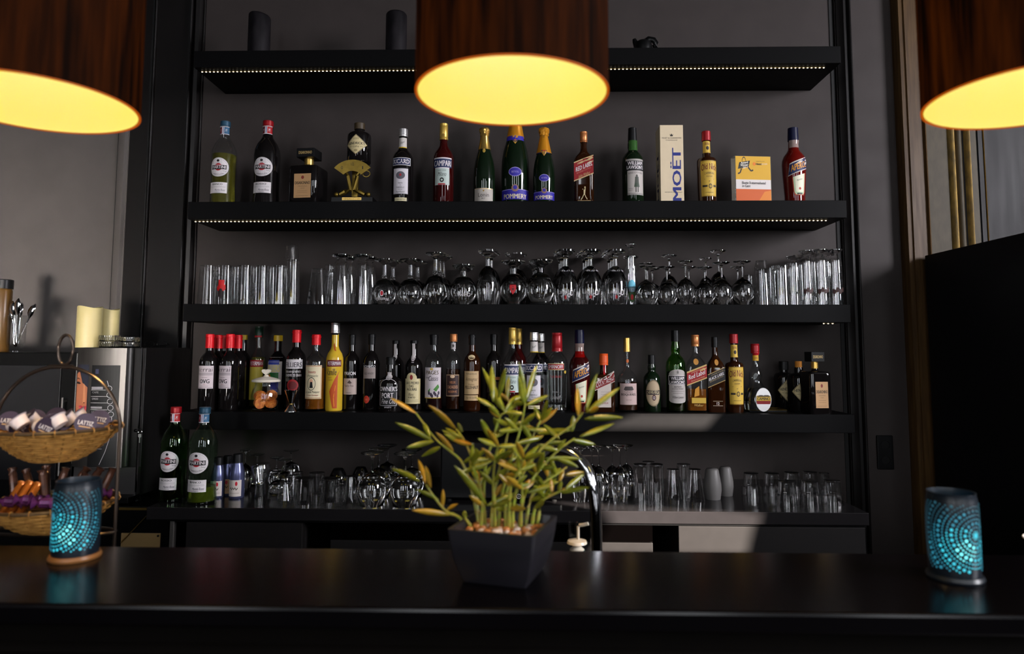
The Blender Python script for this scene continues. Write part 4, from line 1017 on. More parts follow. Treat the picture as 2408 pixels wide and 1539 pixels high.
# storage jar and jigger
p = at(618, 966, .03)
R = 65 / FPX * depth(p) / 2
H = at(618, 866, .04).z - z4
t = thing('storage_jar', 'fluted glass jar of orange slices with cream heart-knobbed lid', 'jar', (p.x, .055, z4))
jp = [(0, 0), (.86, 0), (.95, .03), (1, .12), (1, .38), (.9, .50), (.78, .57), (.75, .62), (.78, .64), (.78, .66), (.70, .66), (.70, .62), (.72, .56), (.84, .49), (.93, .38), (.93, .12), (.85, .04), (0, .04)]
MB().lathe([(a * R, b * H) for a, b in jp], 72, wave=lambda a, z: 1 + (.018 * sin(a * 24) if .06 * H < z < .5 * H else 0)).build('jar_body', M_thin, t, 50)
lid = [(0, .665), (.70, .665), (.72, .67), (1.0, .675), (1.02, .70), (.98, .725), (.75, .755), (.45, .78), (.2, .80), (.14, .83), (0, .84)]
l = MB().lathe([(a * R, b * H) for a, b in lid], 48).build('lid', M_ceram, t)
hk = []
for i in range(28):
    a = 2 * PI * i / 28
    hk.append((16 * sin(a) ** 3 / 17 * .32 * R, (13 * cos(a) - 5 * cos(2 * a) - 2 * cos(3 * a) - cos(4 * a)) / 17 * .085 * H + .91 * H))
MB().prism(hk, -.16 * R, .16 * R).build('heart_knob', M_ceram, l, 60, .004)
M_orange = noisy(mat('dried_orange_slice', (.75, .26, .04), .5), 90, .4, col2=(.45, .10, .02))
for i in range(12):
    a = random.random() * 6.28
    rr = .40 * R
    s = MB().lathe([(0, -.003), (rr, -.003), (rr * 1.04, 0), (rr, .003), (0, .003)], 24)
    M4 = Matrix.Rotation(random.uniform(.9, 1.5), 4, 'X')
    M5 = Matrix.Rotation(a, 4, 'Z')
    off = Vector((.42 * R * cos(a), .42 * R * sin(a), .18 * H + .17 * H * (i % 2)))
    s.shift(lambda q: M5 @ (M4 @ q) + off)
    o = s.build('orange_slice', M_orange)
    o.location = t.location
    tag(o, 'dried orange slice inside the fluted lidded glass jar', 'orange slice', 'orange slices in the jar')
p = at(683, 970, .02)
H = at(683, 918, .02).z - z4
R = 32 / FPX * depth(p) / 2
t = thing('jigger', 'shiny hourglass bar jigger standing before the packed bottles', 'jigger', (p.x, .025, z4))
MB().lathe([(0, .32 * H), (.22 * R, .36 * H), (.97 * R, .985 * H), (R, H), (1.02 * R, H), (.98 * R, .97 * H), (.30 * R, .37 * H), (.28 * R, .33 * H), (.92 * R, .02 * H), (.93 * R, 0), (.88 * R, 0), (.24 * R, .30 * H), (0, .31 * H)], 40).build('cups', M_chrome, t)
MB().lathe([(.26 * R, .335 * H), (.34 * R, .335 * H), (.34 * R, .365 * H), (.26 * R, .365 * H)], 32).build('waist_band', M_brass, t)

# ------------------------------------------------------------------ drinking glasses, upturned
ORD = 'first second third fourth fifth sixth seventh eighth ninth tenth eleventh twelfth thirteenth fourteenth fifteenth sixteenth'.split()
GL = {  # outer line from the rim (resting, z=0) up to the foot, then the inner line back down
    'tumbler': ([(1, 0), (.80, 1), (0, 1)], [(0, .90), (.74, .90), (.955, 0)]),
    'taper': ([(1, 0), (.62, 1), (0, 1)], [(0, .90), (.56, .88), (.955, 0)]),
    'straight': ([(1, 0), (.93, .5), (.92, .93), (.88, 1), (0, 1)], [(0, .93), (.86, .92), (.955, 0)]),
    'stacking': ([(1, 0), (.96, .38), (.98, .42), (.86, .46), (.74, .97), (.70, 1), (0, 1)], [(0, .93), (.68, .92), (.80, .46), (.94, .36), (.955, 0)]),
    'pilsner': ([(1, 0), (.94, .25), (.66, .80), (.42, .90), (.40, .93), (.75, .96), (.88, .985), (.88, 1), (0, 1)], [(0, .84), (.45, .82), (.60, .76), (.90, .25), (.955, 0)]),
    'flute': ([(1, 0), (.98, .3), (.82, .80), (.4, .90), (.36, .93), (.8, .965), (1.0, .985), (1.0, 1), (0, 1)], [(0, .86), (.5, .84), (.76, .78), (.93, .3), (.95, 0)]),
    'goblet': ([(.86, 0), (.98, .16), (1, .26), (.88, .42), (.55, .53), (.22, .565), (.20, .60), (.22, .64), (.16, .66), (.15, .88), (.35, .925), (.80, .97), (.86, .985), (.86, 1), (0, 1)], [(0, .53), (.45, .50), (.82, .40), (.945, .26), (.93, .16), (.81, 0)]),
    'chalice': ([(.84, 0), (.98, .22), (1, .38), (.88, .55), (.55, .68), (.26, .71), (.24, .84), (.4, .90), (.84, .955), (.9, .975), (.9, 1), (0, 1)], [(0, .66), (.45, .63), (.82, .53), (.945, .38), (.93, .22), (.79, 0)]),
    'tulip': ([(.92, 0), (.97, .10), (1, .30), (.90, .48), (.62, .63), (.25, .70), (.2, .72), (.18, .84), (.3, .90), (.78, .95), (.9, .97), (.9, 1), (0, 1)], [(0, .68), (.5, .61), (.84, .46), (.95, .30), (.92, .10), (.87, 0)]),
    'wine': ([(.80, 0), (.96, .18), (1, .30), (.86, .46), (.5, .57), (.18, .61), (.09, .66), (.075, .88), (.18, .935), (.70, .975), (.80, .99), (.80, 1), (0, 1)], [(0, .57), (.45, .54), (.82, .44), (.965, .30), (.93, .18), (.775, 0)]),
    'beer_snifter': ([(.86, 0), (.80, .06), (.90, .16), (1, .34), (.88, .55), (.55, .68), (.26, .73), (.24, .83), (.4, .885), (.84, .95), (.9, .97), (.9, 1), (0, 1)], [(0, .66), (.45, .64), (.82, .53), (.945, .34), (.85, .16), (.75, .06), (.81, 0)]),
    'carafe': ([(.62, 0), (.60, .1), (.52, .35), (.62, .55), (.95, .78), (1, .88), (.92, .98), (.8, 1), (0, 1)], [(0, .97), (.86, .95), (.93, .88), (.88, .78), (.55, .55), (.45, .35), (.56, 0)]),
    'frosted': ([(.86, 0), (1, .3), (.98, .5), (.72, .95), (.62, 1), (0, 1)], [(0, .94), (.6, .92), (.92, .5), (.94, .3), (.80, 0)]),
    'dome': ([(1, 0), (1, .3), (.9, .62), (.6, .9), (.4, 1), (0, 1)], [(0, .95), (.4, .93), (.55, .86), (.85, .6), (.95, .3), (.95, 0)]),
}
_gm = {}


def glass_mesh(kind, name, seg=28, wave=None, m=None):
    k0 = (kind, name, bool(wave), m)
    if k0 not in _gm:
        o, i = GL[kind]
        ST = {'wine': (.57, 2.9), 'goblet': (.53, 2.6), 'chalice': (.68, 2.2), 'tulip': (.68, 3.0), 'beer_snifter': (.68, 2.4), 'dome': (.97, 1.6)}
        if kind in ST:
            zb, asp = ST[kind]
            q = []
            for j in range(len(o) - 1):      # rounded outer line, then an inner wall parallel to it
                a, b = o[j], o[j + 1]
                pa = o[j - 1] if j else a; pb = o[j + 2] if j + 2 < len(o) else b
                n = 3 if b[1] <= zb + .12 else 1
                for k in range(n):
                    s = k / n
                    q.append(tuple(max(0, .5 * ((2 * a[c]) + (b[c] - pa[c]) * s + (2 * pa[c] - 5 * a[c] + 4 * b[c] - pb[c]) * s * s + (3 * a[c] - pa[c] - 3 * b[c] + pb[c]) * s ** 3)) for c in (0, 1)))
            q.append(o[-1])
            bowl = [p for p in q if p[1] <= zb]
            inn = []
            for j, p in enumerate(bowl):
                a = bowl[max(0, j - 1)]; b = bowl[min(len(bowl) - 1, j + 1)]
                dr, dz = b[0] - a[0], (b[1] - a[1]) * asp
                L = math.hypot(dr, dz) or 1
                t = .026
                inn.append((max(p[0] - dz / L * t, .0), p[1] + dr / L * t / asp if j else 0.0))
            inn = [p for p in inn if p[0] > .02]
            i = [(0, inn[-1][1] + .004)] + inn[::-1]
            b = MB().lathe(q + i + [q[0]], seg + 8, wave=wave)
            me = b.mesh(name, m or M_glass, 38)
            _gm[k0] = me
            return me
        b = MB().lathe(o + i + [o[0]], seg, wave=wave)
        me = b.mesh(name, m or M_crystal, 38)
        if not m:
            me.materials.append(M_glass)           # solid foot, stem and base refract; the blown wall is thin
            zs = {'wine': .60, 'goblet': .54, 'chalice': .68, 'tulip': .69, 'beer_snifter': .69, 'pilsner': .86, 'flute': .88, 'tumbler': .9, 'taper': .9, 'straight': .93, 'stacking': .94}.get(kind, 2)
            for p in me.polygons:
                if p.center.z > zs: p.material_index = 1
        _gm[k0] = me
    return _gm[k0]


NAMES = {'tumbler': 'glass_tumbler', 'taper': 'beer_glass', 'straight': 'highball_glass', 'stacking': 'stacking_tumbler', 'pilsner': 'pilsner_glass', 'flute': 'footed_beer_glass', 'goblet': 'beer_goblet', 'chalice': 'beer_chalice',
         'tulip': 'tulip_glass', 'wine': 'wine_glass', 'beer_snifter': 'curved_beer_glass', 'carafe': 'carafe', 'frosted': 'frosted_tumbler', 'dome': 'glass_dome'}


def glass(kind, cx, top, w, label, group, Y=None, z=SZ[3], base=None, wave=None, cat='glass', seg=28, m=None, z0=None, rz=None):
    """upturned glass; either at depth Y on shelf height z, or standing where its rim row `base` meets z"""
    if Y is None:
        p = atz(cx, base, z); Y = p.y + w / 2 / FPX * depth(p)
    zz = z if z0 is None else z0
    mid = (top + atpy(cx, zz, Y)) / 2
    best = None
    for k in (1, .96, .92, .88, .84, .8, .76, .72):
        for dy in (0, .008, .016, -.008, .024, .034):
            Yt = Y + dy
            p = at(cx, mid, Yt)
            R = w / 2 / FPX * depth((p.x, Yt, zz + .08)) * k
            if Yt + R > WALL - .003 or (z != WT and Yt - R < .002) or Yt - R < -.30: continue
            ov = max([R + r + .0008 - math.hypot(p.x - x, Yt - y) for x, y, r in REG.setdefault(round(zz, 3), [])] or [-1])
            if best is None or ov < best[0] - 1e-6: best = (ov, p, Yt, R)
            if best[0] <= 0: break
        if best and best[0] <= 0: break
    _, p, Y, R = best
    REG[round(zz, 3)].append((p.x, Y, R))
    H = at(cx, top, Y).z - zz
    o = bpy.data.objects.new(NAMES[kind], glass_mesh(kind, NAMES[kind], seg, wave, m))
    C.objects.link(o)
    o.location = (p.x, Y, zz); o.scale = (R, R, H); o.rotation_euler = (0, 0, random.random() if rz is None else rz)
    tag(o, label, cat, group)
    return o


def mark(o, kind, els):
    """printed mark on a glass: local units of the glass's own radius and height, facing the room"""
    pr = GL[kind][0]

    def surf(u, v, l):
        r = interp(pr[:-1], v) + .012 + l * 8
        a = u / max(interp(pr[:-1], v), .3) - o.rotation_euler.z
        return (r * sin(a), -r * cos(a), v)
    return printing('printed_mark', o, els, surf, .1)


rib = lambda a, z: 1 + (.03 * cos(a * 16) if z > .48 else 0)
G = 'upturned glasses on the glass shelf'
# ribbed tumblers, two deep, and the stacked pair
fr = (.055, .15)
for i, cx in enumerate((488, 529, 575, 615, 655)):
    o = glass('tumbler', cx, 626, 44, 'upturned tumbler with ribbed base, %s in the front row at the pilaster end' % ORD[i], G, fr[0], wave=rib, seg=64, rz=0)
    if i == 1: mark(o, 'tumbler', [('rect', -.36, .47, .30, .62, '#c01418'), ('poly', [(-.5, .40), (.42, .44), (.42, .50), (-.5, .46)], '#d8201c'), ('ell', -.05, .41, .52, .09, '#b01014'), ('ell', -.05, .27, .26, .13, '#16060a')])
    if i == 2: mark(o, 'tumbler', [('text', 'Coca', 0, 0, .5, .3, WH, {'rot': 90, 'shear': .3})] if False else [('rect', .05, .12, .16, .5, '#a8a0a0')])
for i, cx in enumerate((508, 552, 595, 635, 668)):
    glass('tumbler', cx, 630, 41, 'upturned tumbler with ribbed base, in the second row at the pilaster end', G, fr[1] if i < 4 else .16, wave=rib, seg=64, rz=0)
o = glass('tumbler', 688, 612, 44, 'upturned ribbed tumbler carrying another one on top of it', G, .07, wave=rib, seg=64, rz=0)
zt = o.location.z + o.scale.z * .62
o2 = glass('tumbler', 686, 579, 34, 'ribbed tumbler stacked on top of an upturned one', G, .07, z0=o.location.z + o.scale.z + .0005, wave=rib, seg=64, rz=0)
o = glass('taper', 749, 633, 52, 'upturned conical beer glass with black printed badge, front one', G, .045)
mark(o, 'taper', [('ell', -.62, .28, .2, .13, K), ('text', 'EL', -.62, .28, .26, .12, WH)])
glass('taper', 773, 640, 46, 'upturned conical beer glass, behind the badge-printed one', G, .12)
glass('taper', 776, 624, 42, 'upturned conical beer glass, rearmost beside the pilsner glasses', G, .22)
for i, (cx, tp, w, Y) in enumerate(((802, 600, 52, .05), (852, 600, 50, .05), (820, 606, 46, .13), (868, 606, 46, .13))):
    glass('pilsner', cx, tp, w, 'upturned footed pilsner glass, %s of the four near the conical glasses' % ('first front', 'second front', 'first rear', 'second rear')[i], G, Y)
for i, (cx, tp, w, Y) in enumerate(((904, 611, 60, .055), (965, 611, 60, .055), (924, 615, 56, .15), (982, 617, 54, .15))):
    o = glass('goblet', cx, tp, w, 'upturned beer goblet with thick stem, %s one' % ('first front', 'second front', 'first rear', 'second rear')[i], G, Y)
    if i == 0: mark(o, 'goblet', [('text', 'Westmalle', 0, .11, 1.2, .07, WH, {'flip': 1}), ('ell', 0, .24, .12, .05, '#b01a28'), ('ring', 0, .24, .15, .065, .2, WH)])
for i, (cx, tp, w, Y) in enumerate(((1024, 596, 62, .055), (1034, 600, 58, .15), (1042, 604, 56, .235))):
    glass('tulip' if False else 'goblet', cx, tp, w, 'tall upturned goblet beside the squat chalices, %s in its file' % ('front', 'middle', 'rear')[i], G, Y)
for i, (cx, tp, w, Y) in enumerate(((1090, 624, 60, .055), (1090, 627, 56, .15), (1093, 630, 54, .235))):
    o = glass('chalice', cx, tp, w, 'squat upturned chalice with short stem, %s in its file' % ('front', 'middle', 'rear')[i], G, Y)
    if i == 0: mark(o, 'chalice', [('text', 'CHIMAY', .0, .24, 1.3, .09, WH, {'flip': 1})])
for i, (cx, tp, w, Y) in enumerate(((1147, 589, 52, .055), (1154, 594, 50, .15))):
    glass('tulip', cx, tp, w, 'slender upturned tulip glass, %s one' % ('front', 'rear')[i], G, Y)
o = glass('chalice', 1207, 615, 62, 'round upturned balloon glass with red printed crest', G, .055)
mark(o, 'chalice', [('poly', [(-.24, .46), (.22, .46), (.24, .36), (.1, .26), (-.02, .22), (-.16, .28), (-.26, .36)], '#b0101c'), ('ell', 0, .36, .1, .05, '#5a0a10')])
glass('chalice', 1213, 597, 58, 'upturned balloon glass, behind the red crested one', G, .20, z0=SZ[3])
for i, (cx, tp, w, Y) in enumerate(((1271, 613, 64, .055), (1264, 618, 58, .15), (1258, 622, 54, .235))):
    o = glass('beer_snifter', cx, tp, w, 'upturned waisted beer glass, %s in its file' % ('front', 'middle', 'rear')[i], G, Y)
zig = [('poly', [(-.95, .60), (-.45, .70), (0, .60), (0, .52), (-.45, .62), (-.95, .52)], mat('etched_band', (.55, .54, .58), .7)), ('poly', [(0, .60), (.45, .70), (.95, .60), (.95, .52), (.45, .62), (0, .52)], mat('etched_band', (.55, .54, .58), .7)),
       ('ring', .45, .22, .16, .055, .28, WH), ('ring', .22, .17, .10, .035, .28, WH), ('ell', -.05, .135, .10, .035, '#8e1018'), ('text', 'omer', -.3, .22, .6, .05, '#c9c2c4', {'flip': 1})]
for i, cx in enumerate((1330, 1388, 1447)):
    for j, (Y, dx, dt) in enumerate(((.055, 0, 0), (.15, -7, 5), (.235, -13, 10))):
        o = glass('tulip', cx + dx, 589 + dt, 56 - 5 * j, 'upturned tulip beer glass with etched zigzag band, %s row, %s file' % (('front', 'middle', 'rear')[j], ORD[i]) if j == 0 else 'upturned tulip beer glass in the %s row behind the zigzag etched ones' % ('front', 'middle', 'rear')[j], G, Y)
        if j == 0: mark(o, 'tulip', zig)
o = glass('flute', 1484, 575, 32, 'tallest slim upturned beer glass with pale blue and green badge', G, .045)
mark(o, 'flute', [('ell', 0, .31, .72, .10, '#6fc0d8'), ('rect', -.8, .21, .8, .30, '#141414'), ('text', 'VEDETT', 0, .25, 1.3, .06, WH, {'flip': 1}), ('poly', [(-.75, .21), (.75, .21), (.5, .08), (0, .04), (-.5, .08)], '#2c4a1c'), ('ell', .0, .13, .26, .045, '#c01418')])
glass('flute', 1484, 604, 36, 'slim upturned beer glass, behind the badge-printed tallest one', G, .15)
wines = [(1522, 627, .055), (1534, 632, .15), (1518, 620, .235), (1568, 628, .055), (1574, 601, .15), (1612, 615, .055), (1620, 628, .15), (1657, 629, .055), (1660, 608, .15), (1697, 618, .055), (1690, 590, .15), (1746, 615, .055), (1735, 628, .15)]
nf = nb = 0
for cx, tp, Y in wines:
    if Y < .1: lab = 'thin-stemmed upturned wine glass, %s in the front row counting from the badge-printed tall glass' % ORD[nf]; nf += 1
    else: lab = 'thin-stemmed upturned wine glass, %s in the rear row counting from the badge-printed tall glass' % ORD[nb]; nb += 1
    glass('wine', cx, tp, 50 if Y < .1 else 46, lab, G, Y)
o = glass('tumbler', 1792, 635, 40, 'upturned tumbler beside the wine glasses, bearing another on top', G, .06)
glass('tumbler', 1790, 614, 32, 'tumbler stacked on an upturned one beside the wine glasses', G, .06, z0=o.location.z + o.scale.z + .0005)
glass('tumbler', 1762, 648, 34, 'small upturned tumbler behind the last front wine glass', G, .17)
glass('tumbler', 1812, 632, 42, 'upturned tumbler behind the stacked pair beside the wine glasses', G, .15)
k = 0
for cx, tp, w, Y in ((1836, 626, 44, .05), (1864, 620, 44, .05), (1846, 630, 40, .15)):
    glass('straight', cx, tp, w, 'upturned highball glass between tumblers and tall footed glasses, %s of three' % ORD[k], G, Y); k += 1
feet = [(1896, 590, .05), (1930, 588, .05), (1964, 588, .05), (1908, 592, .135), (1940, 591, .135), (1880, 600, .135), (1868, 604, .21), (1914, 596, .215), (1944, 594, .215)]
for i, (cx, tp, Y) in enumerate(feet):
    o = glass('flute', cx, tp, 36 if Y < .1 else 34, 'tall footed upturned glass with brown ornament, %s in the front row at the socket end' % ORD[i] if Y < .1 else 'tall footed upturned glass, behind the front row at the socket end', G, Y)
    if Y < .1: mark(o, 'flute', [('ell', -.55 + .37 * j, .24 + .03 * (j % 2), .2, .045, '#3a1c18') for j in range(4)] + [('line', [(-.8, .28), (0, .24), (.8, .28)], (.03, .012), '#3a1c18')])

# ------------------------------------------------------------------ things on the worktop
g = None


def wbottle(cx, base, **k):
    p = atz(cx, base, WT)
    return p.y


Yr = atz(403, 1183, WT).y + .045
bottle('vermouth_bottle', 'green vermouth bottle with red cap standing on the worktop', 410, 957, 62, Yr, WT, 'vermouth', M_thing, (.93, M_redcap, 1.12, 'screw'), martini('ROSSO'), mneck('#a8121c', '#5c1020'), (M_wine, .42), None, .05)
bottle('vermouth_bottle', 'pale green vermouth bottle with blue cap on the worktop, nearly empty', 478, 958, 66, atz(475, 1189, WT).y + .05, WT, 'vermouth', M_thinp, (.93, M_bluecap, 1.12, 'screw'), martini('BIANCO'), mneck('#2f5d80', '#7c1626'), (M_yellow, .17), None, .05)
M_bluefoil = mat('blue_silver_foil', (.10, .11, .22), .25, metal=.6)


def mini(cx, top, w, base, label, tint):
    p = atz(cx, base, WT)
    bottle('small_juice_bottle', label, cx, top, w, p.y + .02, WT, 'mini', M_bluefoil, (.80, M_blackcap, 1.06, 'plain'), [('rect', -.98, .05, .98, .42, tint), ('ell', .3, .34, .16, .05, '#b01428'), ('line', [(-.6, .22), (-.45, .25), (-.3, .2), (-.15, .25), (0, .21), (.15, .25), (.3, .2), (.5, .24)], (.05, .012), '#3a3028'), ('rect', -.7, .12, .7, .13, '#8a8070')], None, None, 'small foil-wrapped bottles on the worktop')


mini(513, 1075, 32, 1172, 'small foil-wrapped bottle directly beside the nearly empty vermouth bottle', '#c4bab4')
mini(535, 1072, 32, 1166, 'small foil-wrapped bottle with amber label, between two white labelled ones', '#b8926a')
mini(558, 1068, 34, 1173, 'small foil-wrapped bottle with white label and red emblem, nearest the glasses', '#c4bab4')
G2 = 'glasses standing on the worktop'
glass('carafe', 613, 1090, 44, 'small waisted glass carafe upright between foil-wrapped bottles and tumblers', G2, z=WT, base=1176, cat='carafe')
glass('wine', 577, 1058, 34, 'small upturned liqueur glass behind the foil-wrapped bottles', G2, z=WT, base=1150)
for i, (cx, tp, w, b) in enumerate(((604, 1069, 44, 1140), (650, 1076, 40, 1150), (669, 1081, 40, 1158), (684, 1059, 44, 1135), (655, 1107, 46, 1168))):
    glass('wine', cx, tp, w, 'small stemmed upturned glass behind the carafe, %s from the vermouth bottles' % ORD[i], G2, z=WT, base=b)
T2 = [(671, 1133, 40, 1179, 'taper'), (716, 1125, 50, 1189, 'tumbler'), (778, 1125, 52, 1184, 'tumbler'), (826, 1120, 42, 1184, 'taper'), (745, 1112, 44, 1168, 'tumbler'), (700, 1110, 40, 1158, 'tumbler'), (795, 1101, 46, 1163, 'dome'), (848, 1098, 46, 1163, 'dome'), (690, 1118, 36, 1172, 'taper')]
for i, (cx, tp, w, b, kd) in enumerate(T2):
    glass(kd, cx, tp, w, 'low upturned %s on the worktop, %s of the cluster between carafe and balloon glasses' % ({'taper': 'conical tumbler', 'tumbler': 'tumbler', 'dome': 'rounded tumbler'}[kd], ORD[i]), G2, z=WT, base=b)
for i, (cx, tp, w, b) in enumerate(((875, 1065, 68, 1199), (952, 1066, 68, 1200), (890, 1056, 62, 1178), (910, 1047, 58, 1160), (968, 1057, 60, 1175))):
    glass('wine', cx, tp, w, 'large upturned balloon wine glass beside the bamboo, %s' % ('first in front', 'second in front, against the leaves', 'behind the first', 'rearmost, by the wall', 'behind the second')[i], G2, z=WT, base=b)
for i, (cx, tp, w, b) in enumerate(((1366, 1052, 44, 1183), (1408, 1048, 44, 1183), (1440, 1050, 40, 1172), (1458, 1046, 40, 1183), (1473, 1047, 40, 1172), (1392, 1050, 40, 1168))):
    glass('wine', cx, tp, w, 'upturned wine glass clustered beside the chrome tap, %s' % ('nearest the leaves', 'behind the tap', 'third along', 'fourth along, in front', 'last along', 'in the back row')[i], G2, z=WT, base=b)
for i, (cx, tp, w, b, kd) in enumerate(((1506, 1092, 36, 1178, 'straight'), (1544, 1092, 36, 1178, 'straight'), (1583, 1104, 46, 1182, 'taper'), (1634, 1104, 46, 1183, 'taper'), (1525, 1086, 32, 1160, 'straight'), (1608, 1092, 36, 1160, 'straight'))):
    glass(kd, cx, tp, w, 'upturned %s on the worktop past the tap, %s' % ({'straight': 'highball glass', 'taper': 'conical glass'}[kd], ('first in front', 'second in front', 'first conical', 'second conical, beside the frosted ones', 'behind the first highballs', 'behind the conical pair')[i]), G2, z=WT, base=b)
glass('frosted', 1675, 1103, 42, 'frosted white tumbler in front of its twin on the worktop', G2, z=WT, base=1178, m=M_frost)
glass('frosted', 1706, 1099, 36, 'frosted white tumbler half hidden behind its twin on the worktop', G2, z=WT, base=1169, m=M_frost)
rib2 = lambda a, z: 1 + .02 * cos(a * 10)
ST2 = [(1767, 1112, 46, 1172), (1849, 1131, 48, 1192), (1905, 1131, 50, 1192), (1957, 1129, 50, 1192), (1815, 1112, 44, 1170), (1862, 1110, 44, 1168), (1905, 1109, 44, 1168), (1938, 1112, 44, 1170)]
for i, (cx, tp, w, b) in enumerate(ST2):
    glass('stacking', cx, tp, w, ('faceted upturned tumbler standing alone beside the frosted ones' if i == 0 else 'faceted upturned tumbler, %s in the front row at the worktop end' % ORD[i - 1] if i < 4 else 'faceted upturned tumbler in the dark back row at the worktop end'), G2, z=WT, base=b, wave=rib2, seg=40)

# black appliance behind the bamboo
a, b = at(1035, 1180, -.17), at(1322, 1180, -.17)
t = thing('black_appliance', 'low black box appliance behind the bamboo on the worktop', 'appliance', ((a.x + b.x) / 2, 0, WT))
h = (b.x - a.x) / 2
hz = at(1160, 1042, -.17).z - WT
MB().box(-h, h, -.17, .17, .008, hz).build('housing', M_blackp, t, None, .006)
for sx in (-1, 1):
    for sy in (-.15, .15): MB().lathe([(0, 0), (.012, 0), (.012, .008), (0, .008)], 12, 0, (sx * (h - .03), sy)).build('foot', M_matt, t)
q = at(1220, 1168, -.17)
printing('badge', t, [('ring', 0, 0, .009, .009, .25, M_silver), ('text', 'O', .0, 0, .006, .008, M_silver)], lambda u, v, l: (q.x - (a.x + b.x) / 2 + u, -.1705 - l, q.z - WT + v))

# candles and figurine on the topmost shelf
z1 = SZ[1]
for cx, tp, w, lab, ph in ((610, 35, 50, 'scuffed black pillar candle with slanted top, near the end of the topmost shelf', .4), (932, 33, 49, 'scuffed black pillar candle beside the central pendant lamp, on the topmost shelf', 0)):
    Y = .09; p = at(cx, 75, Y); H = at(cx, tp, Y).z - z1; R = w / 2 / FPX * depth(p)
    t = thing('pillar_candle', lab, 'candle', (p.x, Y, z1), 0, 'black candles on the topmost shelf')
    MB().lathe([(0, 0), (R, 0), (R, H - .010), (R * .96, H - .004), (R * .88, H), (R * .7, H - .004), (0, H - .006)], 40).shift(lambda q: Vector((q.x, q.y, q.z - (ph * .3 * (q.x + .5 * R) if q.z > .5 * H and ph else 0)))).build('wax', M_waxd, t)
    MB().tube([(0, 0, H - .012 - .15 * ph * R), (.001, 0, H + .004 - .15 * ph * R)], .0012, 6).build('wick', M_matt, t)
Y = .07
p = at(1512, 90, Y); s = 1 / FPX * depth(p)
t = thing('elephant_figurine', 'small black glossy figurine with curled trunk on the topmost shelf', 'figurine', (p.x, Y, z1))
b = MB().lathe([(0, 0), (20 * s, 0), (20.5 * s, 8 * s), (21 * s, 20 * s), (19 * s, 28 * s), (12 * s, 33 * s), (0, 34 * s)], 24)
b.tube([(-14 * s, 0, 20 * s), (-19 * s, 0, 32 * s), (-21 * s, 0, 38 * s)], [8 * s, 6 * s, 4 * s], 10)
b.tube([(4 * s, 0, 27 * s), (14 * s, -2 * s, 36 * s), (24 * s, -3 * s, 34 * s), (29 * s, -4 * s, 26 * s), (27 * s, -4 * s, 18 * s), (24 * s, -4 * s, 16 * s)], [10 * s, 8 * s, 7 * s, 6.5 * s, 7 * s, 5 * s], 12)
b.build('body', M_blackp, t)

# ------------------------------------------------------------------ potted bamboo on the bar
PC = Vector((-.0435, -1.43, BZ))
PA = radians(-16.5)
t = thing('potted_bamboo', 'leafy bamboo in square black pot with pebbles on the bar counter', 'plant', PC, PA)
pot = MB()
PH = .096
prof = [(.058, 0), (.066, .018), (.073, .042), (.0785, .072), (.081, PH), (.0735, PH), (.070, .075), (0, .075)]
n = len(pot.v); rings = []
for hw, z in prof:
    ring = []
    if hw == 0:
        pot.v.append((0, 0, z)); rings.append([len(pot.v) - 1]); continue
    for sx, sy in ((-1, -1), (1, -1), (1, 1), (-1, 1)):
        for k in range(3):       # slightly rounded corners
            a = math.atan2(sy, sx) + (k - 1) * .5
            c = .006
            pot.v.append((sx * (hw - c) + c * 1.2 * cos(a), sy * (hw - c) + c * 1.2 * sin(a), z)); ring.append(len(pot.v) - 1)
    rings.append(ring)
for A, B_ in zip(rings, rings[1:]):
    m = len(A)
    for i in range(m):
        j = (i + 1) % m
        if len(B_) == 1: pot.quad((A[i], A[j], B_[0]))
        else: pot.quad((A[i], A[j], B_[j], B_[i]))
pot.quad(rings[0][::-1])
pot.build('pot', mat('black_ceramic_pot', (.0125, .0115, .015), .36), t, 30)
M_pebA = noisy(mat('pebble_orange', (.55, .20, .05), .35), 60, .4)
M_pebB = noisy(mat('pebble_white', (.70, .55, .45), .3), 60, .3)
pb = MB()
for i in range(90):
    x, y = random.uniform(-.064, .064), random.uniform(-.064, .064)
    r = random.uniform(.006, .0095)
    k = len(pb.v)
    pb.ball((x, y, .078 + random.uniform(0, .006)), r, 8, random.choice((0, 0, 1)), .75)
tag(pb.build('pebbles', [M_pebA, M_pebB], t), kind='stuff')
IR = Matrix.Rotation(-PA, 3, 'Z')


def pl(v): return IR @ (Vector(v) - PC)


def zc(x, y): return (900 + x * .3769, 820 + y * .3769)


def leaf(parent, a, b, w, m, bend=.12, twist=0):
    """a slim pointed leaf from a to b (world), folded a little along its midrib"""
    d = b - a; L = d.length
    view = (a - EYE).normalized()
    side = d.cross(view).normalized()
    side = (Matrix.Rotation(twist, 3, d.normalized()) @ side)
    nrm = side.cross(d).normalized()
    mb = MB(); N = 8
    for i in range(N + 1):
        s = i / N
        ww = w * (sin(PI * min(1, s * .94 + .06)) ** .8) * (1.0 if s < 1 else 0)
        if s < .1: ww = w * .12 + ww * .3
        c = a + d * s + Vector((0, 0, -bend * L * (s ** 2.2) + bend * L * s * .9)) + nrm * (.0)
        mb.v += [tuple(pl(c - side * ww + nrm * ww * .25)), tuple(pl(c)), tuple(pl(c + side * ww + nrm * ww * .25))]
    for i in range(N):
        k = 3 * i
        mb.quad((k, k + 3, k + 4, k + 1)); mb.quad((k + 1, k + 4, k + 5, k + 2))
    o = mb.build('leaf', m, parent, 60)
    so = o.modifiers.new('thickness', 'SOLIDIFY'); so.thickness = .0007
    return o


